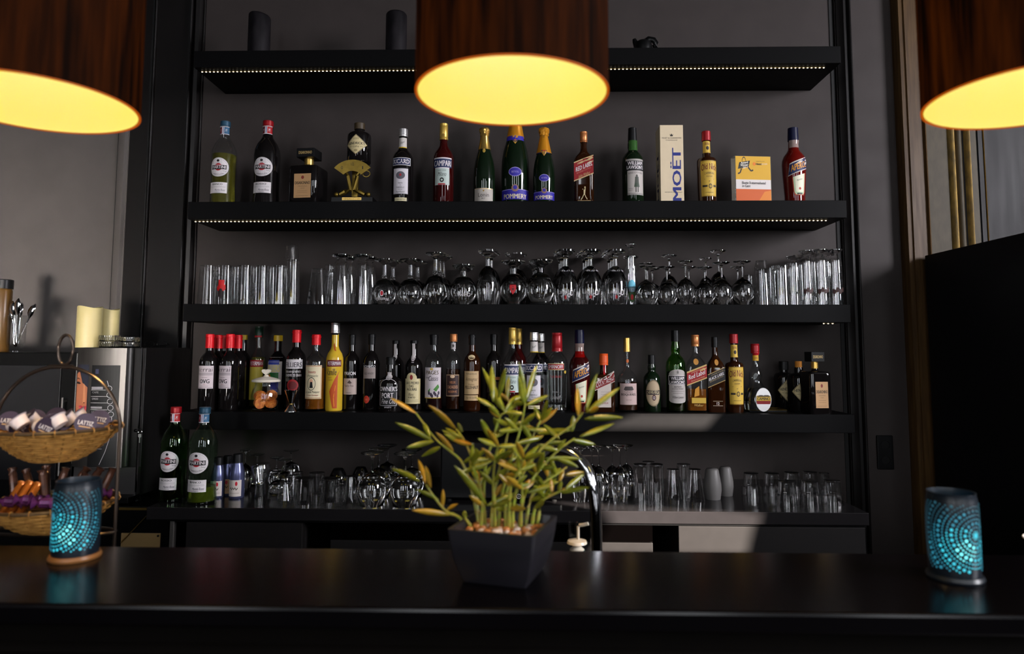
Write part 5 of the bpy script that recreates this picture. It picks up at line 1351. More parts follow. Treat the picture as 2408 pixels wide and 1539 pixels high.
STEM = [  # base row/column in the pot, then points in the close-up frame, depth offset, leaves (from, to)
    ((530, 1110), [(470, 1050), (400, 1020), (330, 940), (270, 850)], -.01, [((230, 830), (55, 750)), ((265, 840), (220, 690)), ((300, 870), (265, 730)), ((350, 950), (205, 880)), ((370, 1000), (375, 875)), ((400, 1010), (470, 970)), ((420, 1040), (180, 1010))]),
    ((560, 1090), [(560, 900), (500, 720), (420, 640), (330, 565), (205, 400)], .02, [((210, 405), (45, 305)), ((310, 575), (75, 460)), ((320, 580), (145, 620)), ((360, 615), (240, 675)), ((440, 640), (330, 520)), ((250, 460), (300, 560))]),
    ((590, 1100), [(585, 900), (560, 700), (500, 560), (455, 500)], .05, [((460, 510), (285, 350)), ((500, 520), (465, 465)), ((560, 600), (415, 560)), ((545, 610), (380, 530)), ((575, 760), (610, 640))]),
    ((640, 1110), [(630, 930), (640, 740), (690, 560), (730, 430), (765, 400)], -.02, [((765, 400), (620, 115)), ((765, 400), (665, 280)), ((765, 390), (835, 305)), ((720, 310), (768, 120)), ((690, 330), (680, 100)), ((700, 370), (575, 300)), ((640, 740), (470, 780)), ((680, 570), (610, 440))]),
    ((680, 1120), [(690, 940), (740, 700), (790, 480), (790, 330)], .04, [((775, 330), (790, 165)), ((790, 480), (700, 440)), ((730, 510), (690, 430)), ((780, 520), (865, 390)), ((740, 700), (830, 610)), ((735, 720), (640, 640))]),
    ((720, 1115), [(740, 930), (800, 700), (860, 500), (890, 340)], 0, [((890, 330), (850, 85)), ((895, 330), (965, 95)), ((895, 355), (1040, 290)), ((885, 350), (845, 165)), ((860, 480), (960, 400)), ((850, 520), (760, 430)), ((800, 700), (900, 610))]),
    ((770, 1120), [(770, 930), (820, 740), (920, 580), (985, 450)], .03, [((985, 450), (1030, 320)), ((960, 480), (1095, 370)), ((880, 500), (1120, 520)), ((990, 560), (820, 600)), ((930, 570), (860, 460)), ((830, 740), (720, 690))]),
    ((810, 1125), [(820, 960), (880, 770), (1020, 600), (1180, 480), (1250, 400)], -.03, [((1225, 430), (1215, 235)), ((1270, 390), (1340, 150)), ((1270, 400), (1485, 238)), ((1290, 400), (1350, 365)), ((1260, 440), (1500, 430)), ((1170, 510), (960, 530)), ((1100, 560), (1000, 470)), ((1180, 520), (1190, 415))]),
    ((850, 1115), [(880, 930), (960, 780), (1090, 640), (1200, 560)], .01, [((1230, 550), (1450, 465)), ((1180, 570), (1330, 600)), ((1100, 640), (970, 620)), ((1000, 690), (1245, 690)), ((1090, 690), (1220, 740)), ((960, 780), (1010, 640))]),
    ((890, 1110), [(920, 950), (990, 850), (1080, 790), (1150, 740)], .05, [((1100, 830), (1130, 755)), ((970, 750), (1075, 740)), ((1140, 790), (1260, 770)), ((1010, 850), (900, 760)), ((1080, 800), (1060, 700))]),
    ((930, 1110), [(950, 1000), (1010, 940), (1100, 895), (1150, 880)], -.02, [((1110, 900), (1295, 865)), ((1140, 880), (1260, 780)), ((1060, 900), (1050, 810)), ((1010, 940), (940, 850))]),
    ((610, 1120), [(620, 980), (600, 840), (560, 740), (545, 700)], -.04, [((650, 980), (445, 725)), ((640, 930), (520, 780)), ((610, 850), (690, 720)), ((560, 740), (560, 590)), ((600, 840), (540, 700))]),
    ((700, 1120), [(700, 1000), (690, 850), (700, 700), (720, 610)], -.05, [((720, 610), (650, 500)), ((700, 700), (800, 640)), ((690, 850), (600, 760)), ((695, 830), (780, 740)), ((650, 980), (830, 900)), ((680, 990), (800, 950))]),
    ((790, 1125), [(790, 1000), (800, 860), (850, 760), (880, 690)], -.05, [((880, 690), (980, 600)), ((870, 700), (800, 590)), ((850, 760), (960, 720)), ((800, 860), (720, 780)), ((900, 900), (1060, 850)), ((810, 870), (900, 790))]),
    ((860, 1120), [(865, 1000), (870, 880), (850, 790)], -.03, [((850, 790), (920, 690)), ((850, 800), (780, 690)), ((870, 880), (950, 820))]),
    ((500, 1110), [(515, 1060), (515, 1020)], -.03, [((515, 1060), (510, 1010))]),
    ((960, 1100), [(985, 980), (1010, 880), (1030, 800)], .03, [((1030, 800), (1000, 690)), ((1010, 880), (1090, 800))]),
]
for base, path, dy, lvs in STEM:
    bx, by = zc(*base)
    b0 = atz(bx, by + 4, BZ + .078)
    lp = pl(b0); lp.x = max(-.06, min(.06, lp.x)); lp.y = max(-.06, min(.06, lp.y)); lp.z = .074
    pts = [lp]
    Y0 = b0.y
    P2 = []
    for i, q in enumerate(path):
        Yq = Y0 + dy * (i + 1) / len(path)
        w = at(*zc(*q), Yq); P2.append((q, Yq)); pts.append(pl(w))
    rr = [.0032 - .0018 * i / (len(pts) - 1) for i in range(len(pts))]
    # smooth the line
    sm = []
    for i in range(len(pts) - 1):
        a, b_ = pts[i], pts[i + 1]
        pa = pts[i - 1] if i else a; pb_ = pts[i + 2] if i + 2 < len(pts) else b_
        for k in range(4):
            s = k / 4
            sm.append(.5 * ((2 * a) + (b_ - pa) * s + (2 * pa - 5 * a + 4 * b_ - pb_) * s * s + (3 * a - pa - 3 * b_ + pb_) * s ** 3))
    sm.append(pts[-1])
    r2 = [(.0033 - .0018 * i / (len(sm) - 1)) * (1.25 if i % 4 == 2 and i < 10 else 1) for i in range(len(sm))]
    st = MB().tube(sm, r2, 8).build('stem', M_stem, t)
    lvs = list(lvs)
    if len(path) > 2:
        for q in path[-4:] + path[-2:]:
            an = random.uniform(-.2, PI + .2); ll = random.uniform(80, 150)
            if 480 < q[0] < 1150: lvs.append((q, (q[0] + ll * cos(an), q[1] - ll * .8 * sin(an))))
    for a, b_ in lvs:
        # depth of the nearest point of the stem
        q, Yq = min(P2, key=lambda k: (k[0][0] - a[0]) ** 2 + (k[0][1] - a[1]) ** 2)
        A = at(*zc(*a), Yq)
        Bp = at(*zc(*b_), Yq + random.uniform(-.05, .05))
        L = (Bp - A).length
        leaf(st, A, Bp, min(.0064, .0042 + L * .021), random.choice((M_leaf, M_leaf, M_leaf, M_leafo)), random.uniform(-.02, .10), random.uniform(-.7, .7))

# ------------------------------------------------------------------ glowing lanterns on the bar
M_lant = mat('dark_blue_lantern_glaze', (.006, .010, .016), .35)
GL_COL = [((.02, .10, .15), .7), ((.03, .26, .38), .9), ((.04, .52, .66), 1.3), ((.16, .80, .85), 2.0)]


def lantern(cx, base, top, w, u0, v0, hot, label, warm):
    p = atz(cx, base, BZ)
    d = depth(p)
    R = w / 2 / FPX * d
    Y = p.y + R
    p = at(cx, (base + top) / 2, Y)
    H = at(cx, top + 6, Y).z - BZ
    t = thing('lantern', label, 'lantern', (p.x, Y, BZ), 0, 'glowing dotted lanterns on the bar')
    hb = .010
    MB().lathe([(0, 0), (R * 1.08, 0), (R * 1.12, .004), (R * 1.06, hb), (0, hb)], 48).build('base_dish', warm, t)
    sh = [(R * .97, hb), (R * 1.0, hb + .01), (R * 1.0, H * .8), (R * .97, H - .012), (R * .93, H - .004), (R * .95, H), (R * .90, H), (R * .87, H - .012), (R * .93, H * .8), (R * .93, hb + .012), (0, hb + .011)]
    MB().lathe(sh, 56).build('shell', M_lant, t)
    # fired dot rings; the light from inside is painted as stepped emission
    mb = MB(); ms = []
    for i, (c, e) in enumerate(GL_COL): ms.append(mat('lantern_glow_%d' % i, (.01, .05, .06), .4, emit=c, es=e))

    def put(a, z, r):
        if z < hb + .012 or z > H - .016: return
        dist = math.hypot((a - hot[0]) * R, z - hot[1] * H) / H
        lv = 3 if dist < .12 else 2 if dist < .27 else 1 if dist < .42 else 0
        c = Vector((sin(a), -cos(a), 0)); s = Vector((cos(a), sin(a), 0)); rad = R * 1.0 if z < H * .8 else R * (1 - .03 * (z - H * .8) / (.2 * H))
        k = len(mb.v)
        mb.v.append(tuple(c * (rad + .0012) + Vector((0, 0, z))))
        for j in range(8):
            an = 2 * PI * j / 8
            q = s * (r * cos(an)) + Vector((0, 0, r * sin(an)))
            mb.v.append(tuple(c * (rad + .0006) + q + Vector((0, 0, z)) - c * ((r * cos(an)) ** 2 / (2 * R))))
        for j in range(8): mb.quad((k, k + 1 + j, k + 1 + (j + 1) % 8), lv)
    for k in range(0, 15):
        rad = .0072 * k
        big = k % 3 == 0
        n = max(1, int(2 * PI * rad / (.0088 if big else .0054)))
        for j in range(n):
            an = 2 * PI * (j + .5 * (k % 2)) / n
            a = u0 + rad * cos(an) / R
            z = v0 * H + rad * sin(an)
            if abs(a) < 2.6: put(a, z, .0029 if big else .0016)
    put(u0, v0 * H, .005)
    tag(mb.build('light_dots', ms, t, None), kind='stuff')
    l = bpy.data.lights.new('tealight_glow', 'POINT'); l.energy = .35; l.color = (.15, .75, 1.0); l.shadow_soft_size = .012
    lo = bpy.data.objects.new('tealight_glow', l); C.objects.link(lo); lo.parent = t; lo.location = (0, 0, H * .35)


lantern(181, 1328, 1122, 103, -.62, .58, (.15, .36), 'cyan glowing dotted lantern on bar counter in front of the wicker baskets', mat('varnished_base', (.20, .085, .025), .35))
lantern(2241, 1378, 1150, 112, .42, .55, (-.05, .38), 'cyan glowing dotted lantern on bar counter in front of the tall fridge', M_lant)

# ------------------------------------------------------------------ tap and soap dispenser behind the bar
INZ = .90
Yt = -1.08
t = thing('tap', 'tall curved chrome tap rising behind the bar counter', 'tap', (at(1403, 1300, Yt).x, Yt, INZ))
o0 = t.location
pts = []
for px, py, dyy in ((1404, 1380, 0), (1403, 1300, 0), (1400, 1200, 0), (1393, 1145, .0), (1380, 1105, .01), (1355, 1075, .025), (1325, 1060, .04), (1300, 1062, .055), (1282, 1080, .065), (1275, 1105, .07)):
    pts.append(at(px, py, Yt + dyy) - o0)
pts[0].z = 0.0
sm = []
for i in range(len(pts) - 1):
    a, b_ = pts[i], pts[i + 1]; pa = pts[i - 1] if i else a; pb_ = pts[i + 2] if i + 2 < len(pts) else b_
    for k in range(5):
        s = k / 5
        sm.append(.5 * ((2 * a) + (b_ - pa) * s + (2 * pa - 5 * a + 4 * b_ - pb_) * s * s + (3 * a - pa - 3 * b_ + pb_) * s ** 3))
sm.append(pts[-1])
MB().tube(sm, .0135, 20).build('spout', M_chrome, t)
MB().lathe([(0, 0), (.026, 0), (.026, .012), (.020, .02), (.018, .07), (.0145, .08), (0, .08)], 28).build('base', M_chrome, t)
MB().tube([(.018, 0, .05), (.055, -.01, .06)], .005, 10).build('lever', M_chrome, t)
Ys = -.97
p = at(1357, 1290, Ys)
t = thing('soap_dispenser', 'soap dispenser with cream pump head beside the chrome tap', 'dispenser', (p.x, Ys, INZ))


def rz(py): return at(1357, py, Ys).z - INZ


sc = depth(p) / FPX
M_teal = mat('teal_bottle', (.01, .10, .08), .12, trans=.3)
MB().lathe([(0, 0), (32 * sc, 0), (34 * sc, .01), (34 * sc, rz(1330)), (24 * sc, rz(1302)), (16 * sc, rz(1292)), (0, rz(1292))], 32).build('bottle_body', M_teal, t)
MB().lathe([(0, rz(1305)), (19 * sc, rz(1304)), (17 * sc, rz(1292)), (10 * sc, rz(1286)), (12 * sc, rz(1281)), (24 * sc, rz(1278)), (22 * sc, rz(1272)), (8 * sc, rz(1269)), (0, rz(1269))], 28).build('collar', M_ceram, t)
MB().tube([(3 * sc, 0, rz(1270)), (3 * sc, 0, rz(1238))], 3.4 * sc, 10).build('pump_stem', M_ceram, t)
MB().tube([(6 * sc, 0, rz(1236)), (14 * sc, -4 * sc, rz(1234)), (26 * sc, -8 * sc, rz(1230))], 4.2 * sc, 10).build('nozzle', M_ceram, t)
MB().lathe([(11 * sc, rz(1268)), (11 * sc, rz(1231)), (8 * sc, rz(1231)), (8 * sc, rz(1268))], 24, 0, (-8 * sc, 10 * sc)).build('measure_cup', M_thin, t)
# dish at the picture edge
p = atz(2500, 1306, BZ)
t = thing('saucer', 'small white saucer at the far end of the bar counter', 'saucer', (p.x + .02, p.y + .05, BZ))
MB().lathe([(0, 0), (.03, 0), (.036, .004), (.055, .016), (.054, .018), (.034, .007), (0, .005)], 40).build('dish', M_whitep, t)

# ------------------------------------------------------------------ coffee machine corner
CZ = .905     # its cabinet
a, b = at(150, 1200, -.16), at(392, 1200, -.16)
t = thing('machine_cabinet', 'glossy black cabinet with brass edging under the coffee machine', 'cabinet', (0, 0, 0))
MB().box(-2.55, b.x, -.14, WALL - .002, 0, CZ).build('body', M_blackp, t, None, .002)
MB().box(at(282, 1190, -.14).x, b.x, -.146, -.1402, CZ - .012, CZ - .003).build('brass_edging', M_brass, t, None)
q0, q1 = at(283, 1255, -.15), at(375, 1279, -.15)
M_tanp = mat('tan_plate', (.34, .22, .09), .45)
pt = MB().box(q0.x, q1.x, -.146, -.1402, q1.z - .06, q0.z).build('name_plate', M_tanp, t, None, .002)
MB().lathe([(0, 0), (.004, 0), (.004, .002), (0, .002)], 16).shift(lambda v: Vector((q1.x - .008 + v.x, -.1465 - v.z, q0.z - .009 + v.y))).build('screw', M_matt, pt)
l0, l1 = at(284, 1277, -.15), at(362, 1196, -.15)
MB().tube([l0, l1], .0018, 6).build('reflection_line', M_brass, t)  # brass rod standing in for a diagonal reflection on the glossy front

XL, XR_ = at(180, 900, -.10).x, at(330, 900, -.10).x
YF = -.10
zt = at(310, 818, YF).z
t = thing('coffee_machine', 'coffee machine with brushed steel front, face poster and key in its door', 'coffee machine', ((XL + XR_) / 2, 0, CZ))
hw = (XR_ - XL) / 2; HT = zt - CZ
MB().box(-hw, hw, YF + .03, WALL - .01, .025, HT).build('body', noisy(mat('dark_machine_steel', (.008, .0072, .0072), .4, metal=.2), 30, .3, (1, 1, .1), rough=(.3, .5)), t, None, .003)
for sx in (-hw + .03, hw - .03):
    for sy in (YF + .06, .25): MB().lathe([(0, 0), (.018, 0), (.015, .025), (0, .025)], 14, 0, (sx, sy)).build('foot', M_blackp, t)


def fx(px): return at(px, 900, YF).x - (XL + XR_) / 2


def fz(py): return at(240, py, YF).z - CZ


def curve(u): return YF - .034 * (1 - (u / hw) ** 2)     # bowed door front


d = MB(); N = 16
dw = fx(302) + hw
us = [-hw + dw * i / N for i in range(N + 1)]
zb, zt2 = fz(1098), HT - .002
for u in us: d.v += [(u, curve(u), zb), (u, curve(u), zt2), (u, YF + .029, zb), (u, YF + .029, zt2)]
for i in range(N):
    k = 4 * i
    d.quad((k, k + 4, k + 5, k + 1)); d.quad((k + 1, k + 5, k + 7, k + 3)); d.quad((k, k + 2, k + 6, k + 4))
d.quad((0, 1, 3, 2)); d.quad((4 * N, 4 * N + 2, 4 * N + 3, 4 * N + 1))
door = d.build('door', M_steel, t, 30)
MB().box(-hw, hw, YF + .012, YF + .030, .03, zb - .004).build('lower_panel', mat('grey_lower_panel', (.06, .055, .055), .5, metal=.4), t, None)
for x in (fx(302), hw - .004): MB().box(x, x + .0035, YF + .004, YF + .012, .03 if x > hw - .006 else zb, HT).build('chrome_edge', M_chrome, t, None)
S_ = lambda u, v, l: (u, curve(u) - l, v)
sk, lip = '#a8684a', '#a0283c'
fa = fx(181) + .002
printing('face_poster', door, [('rect', fa, fz(1000), fx(218), fz(858), '#23202a'), ('poly', [(fa, fz(985)), (fa, fz(880)), (fx(190), fz(872)), (fx(200), fz(900)), (fx(216), fz(910)), (fx(216), fz(985)), (fx(205), fz(983))], sk), ('poly', [(fa, fz(985)), (fa, fz(960)), (fx(196), fz(975)), (fx(205), fz(985))], '#8a4a34'),
                               ('poly', [(fx(204), fz(948)), (fx(204), fz(902)), (fx(209), fz(905)), (fx(212), fz(944))], '#c08460'), ('ell', fx(208), fz(947), .0045, .0025, '#6a3424'),
                               ('poly', [(fx(191), fz(955)), (fx(200), fz(953)), (fx(205), fz(956)), (fx(215), fz(954)), (fx(216), fz(958)), (fx(205), fz(960))], lip), ('poly', [(fx(191), fz(955)), (fx(203), fz(960)), (fx(216), fz(959)), (fx(214), fz(966)), (fx(203), fz(968))], '#c03c50'),
                               ('poly', [(fa, fz(902)), (fa, fz(898)), (fx(190), fz(898)), (fx(196), fz(902)), (fx(190), fz(904))], '#241414'), ('poly', [(fa, fz(892)), (fx(186), fz(888)), (fx(195), fz(893)), (fx(186), fz(891))], '#3a2018'),
                               ('poly', [(fx(192), fz(858)), (fx(218), fz(858)), (fx(218), fz(912)), (fx(208), fz(905)), (fx(197), fz(885))], '#2a2c38')], S_, du=.006)
el = [('rect', fx(226), fz(1096), fx(291), fz(859), '#060608')]
for i, py in enumerate((912, 927, 942, 958, 973, 991, 1005, 1019, 1034, 1049)):
    el.append(('rect', fx(227), fz(py + 5), fx(268 - max(0, i - 5) * 2), fz(py + 4), '#b8b4b4'))
for py, s in ((922, 'CAFE'), (927, ''), (937, 'ESPRESSO'), (953, ''), (968, 'DECA')):
    if s: el.append(('text', s, fx(238), fz(py), .026, .007, '#a8a4a4'))
el += [('rect', fx(228), fz(915), fx(256), fz(909), '#8a868a'), ('rect', fx(228), fz(960), fx(256), fz(955), '#8a868a'), ('rect', fx(236), fz(879), fx(244), fz(868), '#3a3c58')]
for i, py in enumerate((913, 928, 943, 958, 973)):
    el.append(('ring', fx(270 + i * 1.6), fz(py), .0105, .0105, .14, '#c8c4c8'))
arc = [(fx(278.5), fz(978)), (fx(279), fz(1000)), (fx(276), fz(1030)), (fx(268), fz(1060)), (fx(256), fz(1090))]
el.append(('line', arc, (.0009, .0009), '#c8c4c8'))
el.append(('line', [(fx(265), fz(895)), (fx(269), fz(907))], (.0008, .0008), '#c8c4c8'))
printing('menu_panel', door, el, S_, du=.012)
kz = fz(1012)
kl = MB().lathe([(0, 0), (.007, 0), (.006, .008), (0, .008)], 16).shift(lambda v: Vector((hw - .005 + v.x, YF - .002 - v.z, kz + v.y))).build('lock', M_chrome, t)
MB().tube([(hw - .005, YF - .009, kz), (hw + .010, YF - .012, kz)], .0016, 6).tube([(hw + .016 + .007 * cos(i * PI / 6), YF - .014, kz - .004 + .007 * sin(i * PI / 6)) for i in range(12)], .0011, 6, 0, True).build('key_ring', M_chrome, kl)
MB().prism([(hw + .011, kz - .012), (hw + .021, kz - .012), (hw + .022, kz - .022), (hw + .018, kz - .027), (hw + .018, kz - .045), (hw + .0145, kz - .045), (hw + .0145, kz - .027), (hw + .010, kz - .021)], YF - .016, YF - .0145).build('key', M_silver, kl, None)
MB().box(hw - .075, hw + .002, YF - .05, YF + .03, .012, .034).build('drip_tray', M_blackp, t, None, .003)

# dark unit beside it
b2 = at(182, 900, -.06).x - .004
zt3 = at(60, 829, -.06).z
t = thing('dark_side_unit', 'dark box unit beside the coffee machine, carrying the spoon glass', 'cabinet', (-2.1, 0, CZ))
MB().box(-.45, b2 + 2.1, -.06, WALL - .01, 0, zt3 - CZ).build('housing', M_blackp, t, None, .004)
MB().box(-.30, b2 + 2.1 - .06, -.066, -.0605, .08, zt3 - CZ - .05).build('door', M_fridge, t, None, .002)
MB().tube([(b2 + 2.1 - .035, -.085, .10), (b2 + 2.1 - .035, -.085, .40)], .004, 8).box(b2 + 2.1 - .038, b2 + 2.1 - .032, -.085, -.06, .11, .118).box(b2 + 2.1 - .038, b2 + 2.1 - .032, -.085, -.06, .382, .39).build('handle', M_steel, t)
# syrup bottle cut off by the frame, and the glass of spoons
Yq = -.01
p = at(2, 818, Yq); sc = depth(p) / FPX
H = at(2, 658, Yq).z - zt3
t = thing('syrup_bottle', 'tall amber syrup bottle with black cap, cut off by the picture edge', 'bottle', (p.x - 2 * sc, Yq, zt3))
MB().lathe([(0, 0), (17 * sc, 0), (18 * sc, .004), (18 * sc, H * .84), (16 * sc, H * .87), (0, H * .87)], 28).build('bottle_body', mat('amber_syrup', (.075, .034, .006), .3), t)
MB().lathe([(0, H * .87), (19 * sc, H * .87), (19 * sc, H * .99), (17 * sc, H), (0, H)], 28).build('cap', M_blackcap, t)
p = at(36, 822, Yq)
H = at(36, 742, Yq).z - zt3; R = 19 * sc
t = thing('spoon_glass', 'clear footed glass holding teaspoons on the dark side unit', 'glass', (p.x, Yq, zt3))
MB().lathe([(0, 0), (R * .8, 0), (R * .82, .006), (R * .7, .012), (R * .95, .03), (R, H * .4), (R * 1.0, H), (R * .93, H), (R * .92, H * .4), (R * .85, .034), (0, .02)], 40, wave=lambda a, z: 1 + .012 * cos(a * 12)).build('glass_body', M_thin, t)
for i, (tx, ty, lean, hh_) in enumerate(((44, 702, 0, 1), (30, 708, 0, 1), (84, 715, 0, 1), (26, 722, 0, 1), (52, 712, 0, 1))):
    b0 = Vector((p.x + random.uniform(-.006, .006), Yq + random.uniform(-.006, .006), zt3 + .024))
    tip = at(tx, ty, Yq + (i - 2) * .012)
    dirn = (tip - b0); L = dirn.length; dn = dirn.normalized()
    s = MB()
    sd = dn.cross(Vector((0, 1, 0))).normalized(); nn = sd.cross(dn)
    for k in range(13):
        u = k / 12
        wv = .0022 if u < .66 else .0022 + .0115 * sin(PI * min(1, (u - .66) / .34)) ** .7
        cpt = dn * (L * u) - nn * (.006 * sin(PI * max(0, (u - .66) / .34)) if u > .66 else 0)
        s.v += [tuple(cpt - sd * wv), tuple(cpt + nn * .0006 - nn * (.003 if u > .7 and u < .97 else 0)), tuple(cpt + sd * wv)]
    for k in range(12):
        q = 3 * k
        s.quad((q, q + 3, q + 4, q + 1)); s.quad((q + 1, q + 4, q + 5, q + 2))
    o = s.build('teaspoon', M_chrome, None, 60, loc=b0)
    md = o.modifiers.new('thickness', 'SOLIDIFY'); md.thickness = .0009
    tag(o, ('steel teaspoon leaning in the clear glass, %s' % ('tallest bowl of the bunch', 'beside the syrup bottle', 'leaning far out towards the candles', 'lowest, close to the syrup bottle', 'narrow one seen edge on')[i]), 'spoon', 'teaspoons in the glass')

# candles, glass coasters and glasses case on the coffee machine
zm = CZ + HT
Yc = -.04
for cx, tp, bs, w, Yq, lab in ((210, 723, 815, 53, -.055, 'ivory wavy-topped pillar candle, front one on the coffee machine'), (254, 728, 800, 46, .045, 'ivory wavy-topped pillar candle, behind the ribbed glass dishes on the coffee machine')):
    p = at(cx, 770, Yq); R = w / 2 / FPX * depth(p); H = at(cx, tp, Yq).z - zm
    t = thing('pillar_candle', lab, 'candle', (p.x, Yq, zm), 0, 'ivory candles on the coffee machine')
    b = MB().lathe([(0, 0), (R, 0), (R, H * .75), (R, H - .002), (R * .97, H), (R * .88, H - .003), (R * .86, H - .012), (0, H - .014)], 48)
    b.shift(lambda v: Vector((v.x, v.y, v.z + (.0045 * sin(2 * math.atan2(v.y, v.x) - .6) if v.z > H * .9 else 0))))
    b.build('wax', M_wax, t)
    MB().tube([(0, 0, H - .014), (.001, 0, H - .004)], .0014, 6).build('wick', M_matt, t)
k = 0
for cx, w, Yq, tp in ((258, 44, -.065, 789), (306, 40, -.02, 793)):
    p = at(cx, 805, Yq); R = w / 2 / FPX * depth(p)
    H = (at(cx, tp, Yq).z - zm) / 2
    for j in range(2):
        o = MB().lathe([(0, 0), (R * .93, 0), (R, .003), (R, H - .001), (R * .93, H - .001), (R * .90, .005), (0, .004)], 72, wave=lambda a, z: 1 + .03 * cos(a * 24)).build('ribbed_glass_dish', M_glass, None, 40)
        o.location = (p.x, Yq, zm + j * (H + .0003))
        tag(o, 'ribbed glass dish, %s of the %s stack on the coffee machine' % (('bottom', 'top')[j], ('front', 'rear')[k]), 'dish', 'ribbed glass dishes on the coffee machine')
    k += 1
p = at(372, 812, .13)
t = thing('spectacles', 'folded black spectacles lying on the coffee machine', 'spectacles', (p.x, .13, zm))
for s in (-1, 1):
    MB().tube([(s * .026 + .02 * cos(i * PI / 8), -.02, .014 + .013 * sin(i * PI / 8)) for i in range(16)], .0016, 6, 0, True).build('rim', M_blackp, t)
    MB().tube([(s * .046, -.018, .02), (s * .044, .01, .012), (-s * .03, .012 + .004 * s, .006)], .0014, 6).build('temple', M_blackp, t)
MB().tube([(-.007, -.02, .018), (0, -.021, .021), (.007, -.02, .018)], .0014, 6).build('bridge', M_blackp, t)

# ------------------------------------------------------------------ tiered wicker baskets with creamers and sweets
Yb = -1.10
BX = at(133, 1030, Yb).x
sc = depth(at(133, 1030, Yb)) / FPX
t = thing('basket_stand', 'two-tier wicker basket stand with ring-topped wire handle behind the bar', 'stand', (BX, Yb, INZ))


def bz(py): return at(133, py, Yb).z - INZ


hoop = []
for i in range(33):
    a = PI * i / 32
    hoop.append((150 * sc * cos(a), 0, bz(1010) + (bz(862) - bz(1010)) * sin(a)))
hoop = [(150 * sc, 0, bz(1250)), (150 * sc, 0, bz(1100))] + hoop + [(-150 * sc, 0, bz(1100)), (-150 * sc, 0, bz(1250))]
M_wire = mat('dark_bronze_wire', (.10, .075, .06), .28, metal=.9)
hp = MB().tube(hoop, .0042, 10).build('handle_hoop', M_wire, t)
rc = (bz(788) + bz(858)) / 2
MB().tube([(10 * sc + 18 * sc * cos(i * PI / 12), 0, rc + (bz(788) - bz(858)) / 2 * sin(i * PI / 12)) for i in range(24)], .0034, 8, 0, True).build('ring', M_wire, hp)
MB().tube([(-28 * sc, 0, bz(863)), (30 * sc, 0, bz(863))], .005, 8).build('clasp', M_wire, hp)
MB().tube([(150 * sc * cos(i * PI / 16), 40 * sc * sin(i * PI / 16), bz(1250)) for i in range(32)], .004, 8, 0, True).build('foot_ring', M_wire, t)
MB().tube([(150 * sc * cos(PI * q / 2), 40 * sc * sin(PI * q / 2), 0.002) for q in (0, 1, 2, 3)] , .003, 6, 0, True).tube([(150 * sc, 0, .002), (150 * sc, 0, bz(1250))], .0042, 8).tube([(-150 * sc, 0, .002), (-150 * sc, 0, bz(1250))], .0042, 8).build('legs', M_wire, t)


def basket(prt, zr, zbot, Rt):
    """woven bowl: waved strands around upright ribs"""
    b = MB(); NS = 13; NR = 22
    for i in range(NS):
        f = (i + .5) / NS
        z = zbot + (zr - zbot) * f
        R = Rt * (.30 + .70 * f ** .62)
        pts = []
        for j in range(NR * 4):
            a = 2 * PI * j / (NR * 4)
            k = 1 + .018 * cos(NR / 2 * a * 2 / 1 * .5 + PI * (i % 2))
            pts.append((R * k * cos(a), R * k * sin(a), z))
        b.tube(pts, .0031, 5, 0, True)
    for j in range(NR):
        a = 2 * PI * j / NR
        b.tube([(Rt * (.30 + .70 * f ** .62) * cos(a), Rt * (.30 + .70 * f ** .62) * sin(a), zbot + (zr - zbot) * f) for f in (0, .1, .25, .45, .7, 1)], .0024, 5)
    b.lathe([(0, zbot - .002), (Rt * .34, zbot), (Rt * .34, zbot + .004), (0, zbot + .004)], 24)
    for j in range(NR):
        a = 2 * PI * (j + .5) / NR
        b.tube([(Rt * (1 + .045 * cos(q * PI / 4)) * cos(a), Rt * (1 + .045 * cos(q * PI / 4)) * sin(a), zr + .001 + Rt * .05 * sin(q * PI / 4)) for q in range(8)], .0018, 5, 0, True)
    w = b.build('basket', M_wicker, prt)
    MB().tube([(Rt * 1.0 * cos(i * PI / 24), Rt * 1.0 * sin(i * PI / 24), zr + .002) for i in range(48)], .0042, 8, 0, True).build('rim', mat('dark_cane', (.06, .035, .015), .4), w)
    return w


